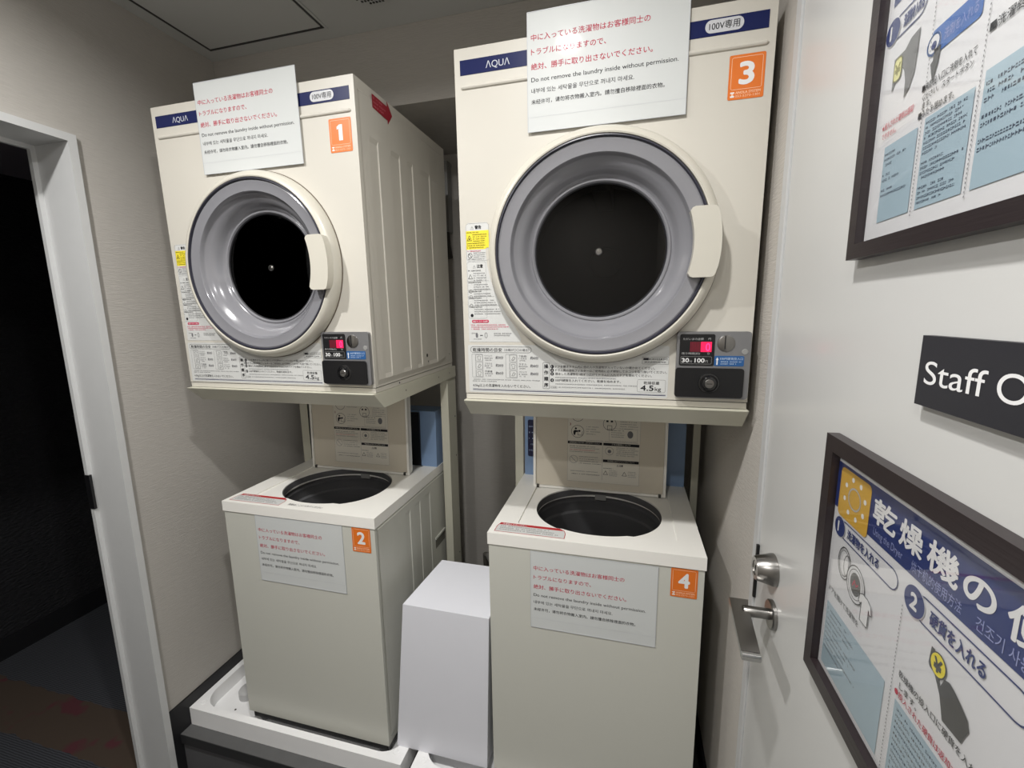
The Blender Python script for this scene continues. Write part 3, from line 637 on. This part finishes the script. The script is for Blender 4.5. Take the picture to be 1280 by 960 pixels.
    for k, (xa, names, tms) in enumerate(((.0185, ('ワイシャツ', 'ブラウス', '作業着'), ('約30分', '約30分', '約60分')), (.1035, ('下着(綿)', 'タオル', 'パジャマ'), ('約60分', '約60分', '約60分')))):
        P.frame(xa, .0545, xa + .0275, .1105, .001, .0005, GREY_INK, 2); P.loop([(xa + .009, .0545), (xa + .009, .1105)], .0004, GREY_INK, 2, False)
        for i, z in enumerate(rows):
            P.frame(xa + .010, z - .0065, xa + .0268, z + .0095, .002, .0005, GREY_INK, 2)
            c = (xa + .0184, z + .0015)
            if (i + k) % 2 == 0:
                P.loop([(c[0] - .005, c[1] + .003), (c[0] - .002, c[1] + .0045), (c[0] + .002, c[1] + .0045), (c[0] + .005, c[1] + .003), (c[0] + .003, c[1]), (c[0] + .003, c[1] - .005), (c[0] - .003, c[1] - .005), (c[0] - .003, c[1])], .0005, INK, 3)
            else: P.loop([(c[0] - .004, c[1] - .004), (c[0] + .001, c[1] + .004), (c[0] + .005, c[1] + .001), (c[0], c[1] - .005)], .0006, INK, 3)
            P.text(names[i], xa + .0320, z + .0045, GREY_INK, h=.0055, w=.0190, bold=.008); P.micro(xa + .0320, xa + .0520, z - .0005, .0034, GREY_INK, i * 3 + k); P.micro(xa + .0340, xa + .0480, z - .0052, .0032, GREY_INK, i * 3 + k + 9)
            P.text(tms[i], xa + .0600, z, GREY_INK, h=.0078, w=.0190, bold=.02)
    P.micro(.0190, .1880, .0480, .0026, GREY_INK, 31); P.micro(.0190, .0800, .0435, .0026, GREY_INK, 32)
    P.text('4.5kg以上の洗濯物を入れないでください。', .0190, .0315, INK, h=.0080, w=.1440, bold=.008)
    P.rect(.0187, .0225, .4670, .0240, NAVY, 2); P.rect(.0187, .0255, .4670, .0260, NAVY, 2)
    P.frame(.1935, .0310, .2085, .0925, .001, .0006, INK, 2)
    for i, c in enumerate('操作順序'): P.text(c, .1960, .0800 - i * .0148, INK, h=.0105, bold=.02)
    for i, (t, w, z) in enumerate((('ドアを開きドラム内に他の人の洗濯物が入っていないか確かめてください。', .2200, .0812), ('ドラム奥の排気フィルターはご使用前に必ず掃除してホコリを取り除いてください。', .2450, .0727),
                                   ('脱水した洗濯物を1枚ずつ広げてドラムに入れてドアを閉めてください。', .2140, .0642), ('100円硬貨を入れてください。乾燥を始めます。', .1480, .0492))):
        P.circ(.2150, z + .0022, .0042, INK, 2, 14); P.text(str(i + 1), .2137, z, LABELW, h=.0062, bold=.02, z=3)
        P.text(t, .2225, z, INK, h=.0066, w=w, bold=.008)
    P.micro(.2230, .3600, .0570, .0028, GREY_INK, 41); P.micro(.2230, .4050, .0415, .0028, GREY_INK, 42); P.frame(.2110, .0325, .2270, .0375, .001, .0003, GREY_INK, 2); P.text('ご注意', .2125, .0335, INK, h=.0036, w=.0130); P.micro(.2300, .3800, .0340, .0028, GREY_INK, 43)
    P.frame(.4065, .0300, .4660, .0580, .0035, .0005, GREY_INK, 2); P.text('乾燥容量', .4200, .0480, INK, h=.0075, w=.0330); P.text('4.5', .4140, .0335, INK, h=.0165, w=.0270, bold=.02); P.text('kg', .4440, .0335, INK, h=.0120, w=.0130, bold=.01)
    P.frame(.4155, .0930, .4705, .1085, .001, .0005, INK, 2); P.rect(.4175, .1015, .4290, .1065, INK, 2); P.micro(.4300, .4680, .1020, .0040, INK, 44, fill=.95); P.micro(.4200, .4640, .0955, .0038, INK, 45, fill=.95)
    # warning column
    P.frame(.0140, .3290, .0690, .4115, .006, .0004, GREY_INK, 3)
    P.text('⚠', .0250, .3995, INK, h=.0075); P.text('警告', .0360, .3995, INK, h=.0085, w=.0150, bold=.02)
    P.rect(.0135, .3570, .0690, .3955, YELLOW, 1); P.poly([(.0135, .3540), (.0600, .3540), (.0640, .3570), (.0135, .3570)], YELLOW, 1)
    P.loop([(.0165, .3740), (.0275, .3740), (.0220, .3850)], .0009, INK, 3); P.circ(.0220, .3775, .0018, INK, 3, 8)
    for i, (a, b) in enumerate(((.016, .045), (.030, .064), (.031, .064), (.031, .062), (.031, .060), (.016, .058), (.016, .060), (.016, .056))): P.micro(a, b, .3905 - i * .0048, .0026, INK, 60 + i, 3)
    P.micro(.0165, .0480, .3490, .0030, RED_INK, 70, 3)
    P.ring(.0225, .3405, .0050, .0009, INK, 3, 16); P.loop([(.0190, .3440), (.0260, .3370)], .0009, INK, 3, False)
    for i in range(4): P.micro(.0310 if i < 3 else .0170, .0590, .3450 - i * .0045, .0024, GREY_INK, 71 + i, 3)
    P.frame(.0140, .1960, .0600, .3260, .004, .0003, GREY_INK, 2.5)
    P.text('⚠', .0280, .3130, INK, h=.0070); P.text('注意', .0380, .3130, INK, h=.0085, w=.0145, bold=.02)
    P.micro(.0165, .0480, .3050, .0030, INK, 80, 3); P.loop([(.0165, .2880), (.0265, .2880), (.0215, .2980)], .0008, INK, 3)
    z = .2980; lim = lambda z: .0610 + max(0, (.300 - z)) * .26 + max(0, .25 - z) * .35
    for i in range(19):
        z = .2990 - i * .0052
        if i in (4, 8, 11, 15): P.micro(.0160, .0480, z, .0030, INK, 90 + i, 3, .95); P.loop([(.0140, z + .0045), (lim(z), z + .0045)], .0003, INK, 3, False)
        else: P.micro(.0290, lim(z) - .004, z, .0026, GREY_INK, 90 + i, 3)
    for zz in (.2630, .2500, .2300): P.ring(.0215, zz - .004, .0036, .0006, INK, 3, 14)
    P.circ(.0225, .2030, .0038, INK, 3, 14)
    P.rrect(.0220, .1855, .0640, .1925, .003, mat('label_crimson', (196, 48, 84), .5), 3); P.text('乾燥フィルターの掃除', .0250, .1870, WHITE_INK, h=.0045, w=.0360, z=4)
    for i, (a, b) in enumerate(((.0190, .1050), (.0200, .1120), (.0200, .0850))): P.micro(a, b, .1790 - i * .0048, .0030, PINK_INK, 120 + i, 3)
    P.circ(.0330, .1560, .0030, GREY_INK, 3, 14, .0062); P.ring(.0560, .1560, .0030, .0010, GREY_INK, 3, 14, .0062); P.rect(.0410, .1550, .0480, .1566, INK, 3)
    P.micro(.0760, .1200, .1590, .0026, GREY_INK, 130, 3); P.micro(.0760, .1150, .1545, .0026, GREY_INK, 131, 3); P.micro(.0200, .0300, .1600, .0022, GREY_INK, 132, 3); P.micro(.0250, .0450, .1460, .0022, GREY_INK, 133, 3)
    lb = P.build('instruction_label', root, (0, -.0003, 0), FX, FZ, key='lab'); del lb['kind']; lb['label'] = 'white printed instruction labels with a yellow warning block'
    return root
D1 = (-1.2755, 1.021, 1.3720); D3 = (-0.380, 1.000, 1.3720)
d1 = dryer(*D1, '1', 'cream coin dryer with orange number 1 sticker, on the left stand above washer 2')
d3 = dryer(*D3, '3', 'cream coin dryer with orange number 3 sticker, on the right stand above washer 4')

# steel stands that carry the dryers
def stand(x0, y0, z0, label, legs):
    root = empty('dryer_stand', (x0, y0, 0)); tag(root, label, 'stand', 'dryer stands'); W = DW
    def tl(p):    # shelf leans with the dryer
        y, z = p[1], p[2]; return (p[0], y * math.cos(LEAN) - z * math.sin(LEAN), z0 + y * math.sin(LEAN) + z * math.cos(LEAN))
    def pl(name, pts, th):
        return extr(name, [tl(q) for q in pts], th, STAND, root, 0.0)
    f = -0.014; t = 0.0016; bk = 0.560
    pl('shelf', [(0, f, -.0030), (W, f, -.0030), (W, bk, -.0030), (0, bk, -.0030)], (0, 0, .0018))
    pl('front_lip', [(0, f, -.0030), (W, f, -.0030), (W, f + .047, -.0470), (0, f + .047, -.0470)], (0, .0016, .0016))
    pl('side_flange', [(W, f, -.0015), (W, bk, -.0015), (W, bk, -.0420), (W, f + .047, -.0470)], (.0018, 0, 0))
    pl('side_flange', [(0, f, -.0015), (0, bk, -.0015), (0, bk, -.0420), (0, f + .047, -.0470)], (-.0018, 0, 0))
    pl('rear_flange', [(0, bk, -.0030), (W, bk, -.0030), (W, bk, -.0420), (0, bk, -.0420)], (0, -.0018, 0))
    bm = bmesh.new()
    for yy, zz in ((.16, -.022), (.40, -.021), (.50, -.021)):
        q = tl((W + .0021, yy, zz)); c = [bm.verts.new((q[0], q[1] + .0028 * math.cos(a * math.pi / 5), q[2] + .0028 * math.sin(a * math.pi / 5))) for a in range(10)]; bm.faces.new(c)
    o = done('bolt_heads', bm, mat('bolt_dark', (90, 84, 74), .5), root); o['kind'] = 'stuff'
    for xa, xb, ya, yb, zb in legs:      # rear angle posts: a front web and a side web
        bm = bmesh.new(); addbox(bm, xa, xb, ya, ya + .002, zb, z0 - .008 + (ya) * math.sin(LEAN) - .0)
        xo = xb - .002 if xa > W / 2 else xa
        addbox(bm, xo, xo + .002, ya + .002, yb, zb, z0 - .008 + ya * math.sin(LEAN))
        done('post', bm, STAND, root)
    bm = bmesh.new()
    for zz in (1.18, 1.02, .60, .52):
        xa, xb, ya, yb, zb = legs[1]
        c = [bm.verts.new((xb + .0003, ya + .062 + .0035 * math.cos(a * math.pi / 5), zz + .0035 * math.sin(a * math.pi / 5))) for a in range(10)]; bm.faces.new(c)
    o = done('post_holes', bm, BLACK, root); o['kind'] = 'stuff'
    return root
stand(D1[0], D1[1], D1[2], 'cream steel stand carrying dryer 1 over the left washing machine', [(-.014, .0215, .455, .53, .1660), (.598, .6285, .488, .565, .1660)])
stand(D3[0], D3[1], D3[2], 'cream steel stand carrying dryer 3 over the right washing machine', [(-.004, .026, .500, .575, .1660), (.6060, .6285, .520, .595, PL)])

# ------------------------------------------------------------------ washing machines
WW, WD, WT = 0.554, 0.505, 0.9927
def washer(x0, y0, z0, num, label):
    root = empty('washing_machine', (x0, y0, z0)); tag(root, label, 'washing machine', 'top-loading washers')
    T = WT - z0; zl = 0.958 - z0
    body = box('body', .003, WW - .003, .003, WD, .0, zl, CREAM2, root, .010, 3)
    cut = box('cut', .06, WW - .06, .05, WD - .05, .10, zl + .1, TUB, None, smooth=False); cut.parent = root
    bpy.context.view_layer.update(); boolean(body, [cut])
    box('gap_shade_block', .012, WW - .012, .012, WD - .02, -.030, .002, BLACK, root, .002)  # black block added as painted shade in the gap below the body
    # pressed channels on the right side
    bm = bmesh.new(); y = [.015]; d = [.0028]
    for a, b in ((.182, .215), (.250, .290), (.325, .370)): y += [a, a + .0025, b - .0025, b]; d += [.0028, .0006, .0006, .0028]
    y += [WD - .01]; d += [.0028]; g = []
    for k, z in enumerate((.02, .03, .09, .10, .700, .712, zl - .008, zl - .004)):
        g.append([bm.verts.new((WW - .0032 + (0 if k in (0, 7) else (q if k in (3, 4) else .0028)), yy, z)) for yy, q in zip(y, d)])
    for i in range(len(g) - 1):
        for j in range(len(y) - 1): bm.faces.new((g[i][j], g[i][j + 1], g[i + 1][j + 1], g[i + 1][j]))
    done('side_panel', bm, CREAM2, root, smooth=False)
    box('grip_recess', WW - .004, WW + .0002, .402, .488, .462, .505, mat('grip_dark', (112, 110, 102), .6), root, .0)
    box('grip_lip', WW - .004, WW + .004, .400, .490, .500, .508, CREAM2, root, .0015)
    bm = bmesh.new()
    for a in ((.006, WW - .006, .005, .012), (.006, WW - .006, WD - .012, WD - .004), (.006, .012, .012, WD - .012), (WW - .012, WW - .006, .012, WD - .012)): addbox(bm, a[0], a[1], a[2], a[3], zl - .002, zl + .003)
    done('rim_gap', bm, mat('gap_grey', (120, 118, 110), .6), root)
    # top deck with lid seat and round opening
    deck = box('top_deck', 0, WW, 0, WD + .005, zl + .0015, T, DECK, root, .006, 3)
    seat = extr('cut', [(a, b, T - .0045) for a, b in rr_pts(.068, .066, .494, .460, .012)], (0, 0, .05), DECK, None, smooth=False)
    cxh, cyh = .2815, .213
    hole = extr('cut', [(cxh + .1835 * math.copysign(abs(math.cos(a)) ** .95, math.cos(a)), cyh + .163 * math.copysign(abs(math.sin(a)) ** .93, math.sin(a)), zl - .05) for a in [2 * math.pi * i / 72 for i in range(72)]], (0, 0, .2), DECK, None, smooth=False)
    for c in (seat, hole): c.parent = root
    bpy.context.view_layer.update(); boolean(deck, [seat, hole])
    n = 72; bm = bmesh.new(); rg = []
    for sx, sy, z in ((.1832, .1632, T - .0065), (.1815, .1610, T - .026), (.1900, .1720, T - .030), (.1960, .1780, T - .032), (.1960, .1780, T - .048), (.1850, .1700, T - .052), (.1880, .1720, T - .060), (.1880, .1720, T - .085), (.1790, .1640, T - .090), (.1790, .1640, T - .300)):
        rg.append([bm.verts.new((cxh + sx * math.cos(2 * math.pi * i / n), cyh + sy * math.sin(2 * math.pi * i / n), z)) for i in range(n)])
    for A_, B_ in zip(rg, rg[1:]):
        for i in range(n): bm.faces.new((A_[i], B_[i], B_[(i + 1) % n], A_[(i + 1) % n]))
    done('tub', bm, TUB, root)
    lathe('pulsator', [(.178, T - .330), (.178, T - .300), (.150, T - .310), (.060, T - .308), (.030, T - .280), (.0, T - .276)], TUBD, root, 48, 'z', c=(cxh, cyh, 0))
    box('lint_filter', cxh - .018, cxh + .018, cyh + .158, cyh + .172, T - .042, T - .024, GREYP, root, .003)
    # open lid, standing on its rear hinge
    lid = empty('lid', (.0, .346, T - .002), (R(-2.0), 0, 0), parent=root)
    lx0, lx1, lh = (.068 if num == '2' else .056), .486, .352
    plate('lid_shell', lx0, .0, lx1, lh, .010, .006, .026, DECK, lid, .003)
    plate('lid_inner', lx0 + .009, .008, lx1 - .009, lh - .008, .006, .0035, .008, LIDIN, lid, .001)
    bm = bmesh.new()
    for a in ((lx0, lx0 + .008, 0, lh), (lx1 - .008, lx1, 0, lh), (lx0 + .008, lx1 - .008, 0, .007)): addbox(bm, a[0], a[1], -.001, .008, a[2], a[3])
    done('lid_rim', bm, DECK, lid, .0015)
    for xx in (lx0 + .012, lx1 - .022): box('hinge', xx, xx + .008, -.004, .004, -.001, .009, mat('hinge_dark', (60, 58, 54), .5), lid, .001)
    P = Print(); BR = mat('lid_label', (222, 217, 205), .5); lw, lhh = .231, .30
    P.rect(0, 0, lw, lhh, BR, .5); P.loop([(0, .0), (lw, .0), (lw, lhh), (0, lhh)], .0004, GREY_INK, 1)
    P.rect(0, .128, .112, .137, INK, 1.2); P.rect(.116, .128, lw - .002, .137, INK, 1.2); P.rect(.116, .072, lw - .002, .081, INK, 1.2); P.rect(.1135, .010, .1141, .137, GREY_INK, 1)
    P.text('故障を防止するために 必ずお守りください', .006, .1305, BR, h=.0060, w=.098, z=2); P.text('フタの開閉について', .142, .1305, BR, h=.0060, w=.060, z=2); P.text('洗剤投入のタイミングについて', .130, .0745, BR, h=.0060, w=.086, z=2)
    for c in ((.032, .170), (.135, .2), (.032, .225)):
        P.ring(c[0], c[1], .0205, .0012, INK, 1.5, 30)
    P.circ(.026, .180, .0035, INK, 2, 12); P.poly([(.019, .158), (.024, .158), (.026, .167), (.037, .170), (.037, .173), (.027, .174), (.022, .175), (.018, .170)], INK, 2); P.loop([(.033, .168), (.033, .158), (.046, .158), (.048, .171)], .0012, INK, 2, False); P.circ(.038, .172, .0035, INK, 2, 10)
    P.loop([(.128, .195), (.142, .195), (.142, .182), (.128, .182)], .0012, INK, 2); P.rect(.124, .206, .131, .212, INK, 2); P.rect(.138, .206, .145, .212, INK, 2)
    P.rect(.022, .222, .042, .232, INK, 2); P.text('3', .006, .190, mat('ink_maroon', (130, 50, 50), .5), h=.011, bold=.02)
    for i in range(4): P.micro(.060, .060 + (.04, .03, .045, .03)[i], .186 - i * .008, .0030, GREY_INK, 200 + i)
    for i in range(4): P.micro(.060, .105, .236 - i * .007, .0028, GREY_INK, 210 + i)
    for i in range(9): P.micro(.168, .168 + (.045, .055, .05, .056, .03, .052, .05, .055, .04)[i], .245 - i * .0075, .0028, GREY_INK, 220 + i)
    P.frame(.134, .146, .222, .186, .001, .0005, GREY_INK, 2); P.circ(.200, .168, .009, GREY_INK, 2, 16, .012)
    for i in range(4): P.micro(.141, .180, .178 - i * .007, .003, INK if i == 0 else GREY_INK, 230 + i)
    P.micro(.060, .225, .1405, .0026, GREY_INK, 239)
    for i in range(4): P.micro(.006, .090 + (i % 2) * .015, .119 - i * .0062, .0030, INK if i == 0 else (RED_INK if i == 2 else GREY_INK), 240 + i)
    P.ring(.020, .075, .013, .0009, GREY_INK, 2, 22); P.loop([(.012, .083), (.028, .067)], .0012, GREY_INK, 2, False)
    for i in range(4): P.micro(.038, .100 + (i % 2) * .010, .084 - i * .0075, .0030, INK if i == 3 else GREY_INK, 250 + i)
    P.ring(.136, .110, .013, .0009, GREY_INK, 2, 22); P.circ(.136, .109, .006, GREY_INK, 2, 10)
    for i in range(5): P.micro(.158, .215 + (i % 2) * .010, .121 - i * .0064, .0030, GREY_INK, 260 + i)
    P.text('⚠注意', .160, .0600, INK, h=.0075, w=.020, bold=.02)
    for xx in (.118, .178):
        P.loop([(xx, .030), (xx + .014, .030), (xx + .007, .043)], .0012, INK, 2)
        for i in range(4): P.micro(xx + .018, xx + .044, .043 - i * .0055, .0026, GREY_INK, 270 + i + int(xx * 100))
    P.micro(.118, .150, .050, .003, INK, 280); P.micro(.010, .100, .034, .003, GREY_INK, 281); P.micro(.014, .106, .024, .0034, INK, 282)
    lb = P.build('lid_label', lid, (.172 if num == '2' else .157, .0033, .030), FX, FZ, key='lid'); lb['label'] = 'beige printed instruction label inside the lid'; del lb['kind']
    # blue control box behind the lid
    cb = empty('control_box', (0, .445, T), parent=root)
    bm = bmesh.new(); vs = addbox(bm, .004, WW - .002, .0, .098, .0, .218)
    for q in (4, 5): vs[q].co.y += .006
    done('housing', bm, BLUEPL, cb, .007, 3)
    plate('display', .016, .072, .128, .206, .004, -.0015, .010, mat('display_navy', (26, 30, 62), .25), cb, .0005)
    box('recess_shade_strip', .440, .487, -.004, .02, .002, .214, BLACK, cb, .002)  # black strip standing in for the shadowed recess beside the lid
    P = Print(); dg_ = mat('display_marks', (150, 165, 200), .5)
    for i in range(5): P.micro(.020, .052, .180 - i * .022, .0055, dg_, 300 + i, 2, .6)
    P.build('display_lettering', cb, (0, -.0018, 0), FX, FZ, key='ctl')
    for q in ((.04, .04), (WW - .04, .04), (.04, WD - .04), (WW - .04, WD - .04)):
        lathe('foot', [(.0, .006), (.022, .006), (.022, -(z0 - .1650)), (.0, -(z0 - .1650))], BLACK, root, 20, 'z', c=(q[0], q[1], 0))
    # red bordered sticker on the deck
    P = Print(); RR = mat('sticker_red', (186, 42, 48), .45)
    o = [(.0, .0), (.0, .030), (.006, .050), (.172, .050), (.186, .040), (.191, .025), (.191, .0)]
    P.poly(o, LABELW, .5); P.loop(o, .0018, RR, 1.5); P.poly([(.004, .039), (.1845, .039), (.172, .050), (.006, .050)], RR, 1)
    P.text('洗濯機をお使いの方へ', .012, .0415, WHITE_INK, h=.0075, w=.070, bold=.01)
    for i in range(3): P.micro(.010, .150 + i * .012, .0290 - i * .0095, .0048, GREY_INK, 310 + i, 2, .7)
    o = P.build('red_sticker', root, (.0165, .0135, T + .0002), (1, 0, 0), (0, 1, 0), key='deck'); o['label'] = 'white sticker with a red border at the front left of the deck'; del o['kind']
    if num == '2':
        P = Print(); P.text('洗剤はここに入れてください', 0, 0, GREY_INK, h=.013, w=.125, bold=.01); P.build('deck_lettering', root, (.232, .0230, T + .0002), (1, 0, 0), (0, 1, 0))
    number_sticker(root, (WW - .0800, .0022, 0.8800 - z0), num)
    return root
W2 = (-1.2505, 1.0500, 0.2115); W4 = (-0.3510, 1.0500, 0.2115)
washer(*W2, '2', 'cream top-loading washing machine with open lid and orange 2 sticker, left of white box')
washer(*W4, '4', 'cream top-loading washing machine with open lid and orange 4 sticker, right of white box')

# laminated notices (each a loose sheet taped on)
def on_dryer(D, lx, lz, ly=-.0025):
    return (D[0] + lx, D[1] + ly * math.cos(LEAN) - lz * math.sin(LEAN), D[2] + ly * math.sin(LEAN) + lz * math.cos(LEAN))
notice(.3150, .2240, on_dryer(D1, .1620, .5860, -.0054), (LEAN, 0, 0), 'laundry notice over the top edge of dryer 1, slightly left of its orange sticker')
notice(.3160, .2270, on_dryer(D3, .1640, .5870, -.0054), (LEAN, 0, 0), 'large laundry notice over the top edge of dryer 3, cut by the picture top')
notice(.3180, .2240, (-1.1270, 1.0520, .7330), (0, 0, 0), 'laundry notice on the left-hand washing machine, under the deck with small grey lettering')
notice(.3250, .2240, (-.2315, 1.0520, .7300), (0, 0, 0), 'laundry notice on the right-hand washing machine, nearest the door handle')

# ------------------------------------------------------------------ drain pans
def pan(x0, y0, W, D, label, drain=None):
    root = empty('drain_pan', (x0, y0, PL)); tag(root, label, 'drain pan', 'drain pans under the washers'); H = .0672
    b = box('tray', 0, W, 0, D, 0, H, PANW, root, .006, 3)
    # opening with lobed corners: rounded rectangle whose corners are cut by screw lobes
    pts = []; m = .023; lobe = .055
    for cx, cy, a0 in ((W - m, m, 0), (W - m, D - m, 90), (m, D - m, 180), (m, m, 270)):
        seq = []
        for i in range(9):
            t = i / 8; a = R(-90 + 90 * t)
            seq.append((lobe * (1.25 - math.sin(t * math.pi / 2) * 1.25), lobe * (1.25 - math.cos(t * math.pi / 2) * 1.25)))
        for s_, t_ in seq:
            if a0 == 0: pts.append((cx - s_, cy + lobe * 1.25 - t_ - 0) if False else (cx - s_, cy + t_))
            elif a0 == 90: pts.append((cx - t_, cy - s_))
            elif a0 == 180: pts.append((cx + s_, cy - t_))
            else: pts.append((cx + t_, cy + s_))
    cut = extr('cut', [(x, y, .014) for x, y in pts], (0, 0, .2), PANW, None, smooth=False); cut.parent = root
    bpy.context.view_layer.update(); boolean(b, [cut])
    for q in ((.030, .030), (W - .034, .034), (W - .034, D - .034), (.030, D - .030)):
        lathe('screw_cap', [(.0095, H), (.0090, H + .0012), (.0075, H + .0012), (.0070, H + .0004), (.0, H + .0004)], PANW, root, 24, 'z', c=(q[0], q[1], 0))
    if drain:
        lathe('drain_cap', [(.030, .014), (.030, .040), (.026, .046), (.020, .048), (.0, .048)], mat('drain_grey', (186, 186, 186), .45), root, 36, 'z', c=(drain[0], drain[1], 0))
        tube('drain_elbow', [(drain[0] + .012, drain[1] + .02, .035), (drain[0] + .045, drain[1] + .055, .036), (drain[0] + .10, drain[1] + .10, .034)], .017, mat('drain_grey', (186, 186, 186), .45), root, 14)
        lathe('drain_hole', [(.0, .0146), (.0035, .0146)], BLACK, root, 12, 'z', c=(drain[0] + .005, drain[1] - .062, 0))
    return root
pan(-1.4605, 1.0055, .8266, .640, 'white plastic drain pan under washer 2, beside the left wall', (.112, .135))
pan(-.6000, 1.0055, .8240, .640, 'white plastic drain pan under washer 4, only its left corner visible')

# white tapered box cover between the washers
root = tag(empty('white_box', (-.52, 1.06, .2166)), 'plain white tapered box standing between the two washing machines', 'box')
bm = bmesh.new(); zt = .5045
b_ = [(-.1540, 0, 0), (.1480, 0, 0), (.1480, .300, 0), (-.1540, .300, 0)]; t_ = [(-.1070, .003, zt), (.1640, .003, zt), (.1640, .252, zt), (-.0880, .252, zt)]
vb = [bm.verts.new(q) for q in b_]; vt = [bm.verts.new(q) for q in t_]
bm.faces.new(vb[::-1]); bm.faces.new(vt)
for i in range(4): bm.faces.new((vb[i], vb[(i + 1) % 4], vt[(i + 1) % 4], vt[i]))
done('shell', bm, BOXW, root, .0022, 2)
tube('drain_hose', [(.055, .33, .30), (.058, .30, .52), (.075, .275, .535), (.10, .262, .500)], .010, mat('dark_hose', (58, 56, 52), .6), root, 12)
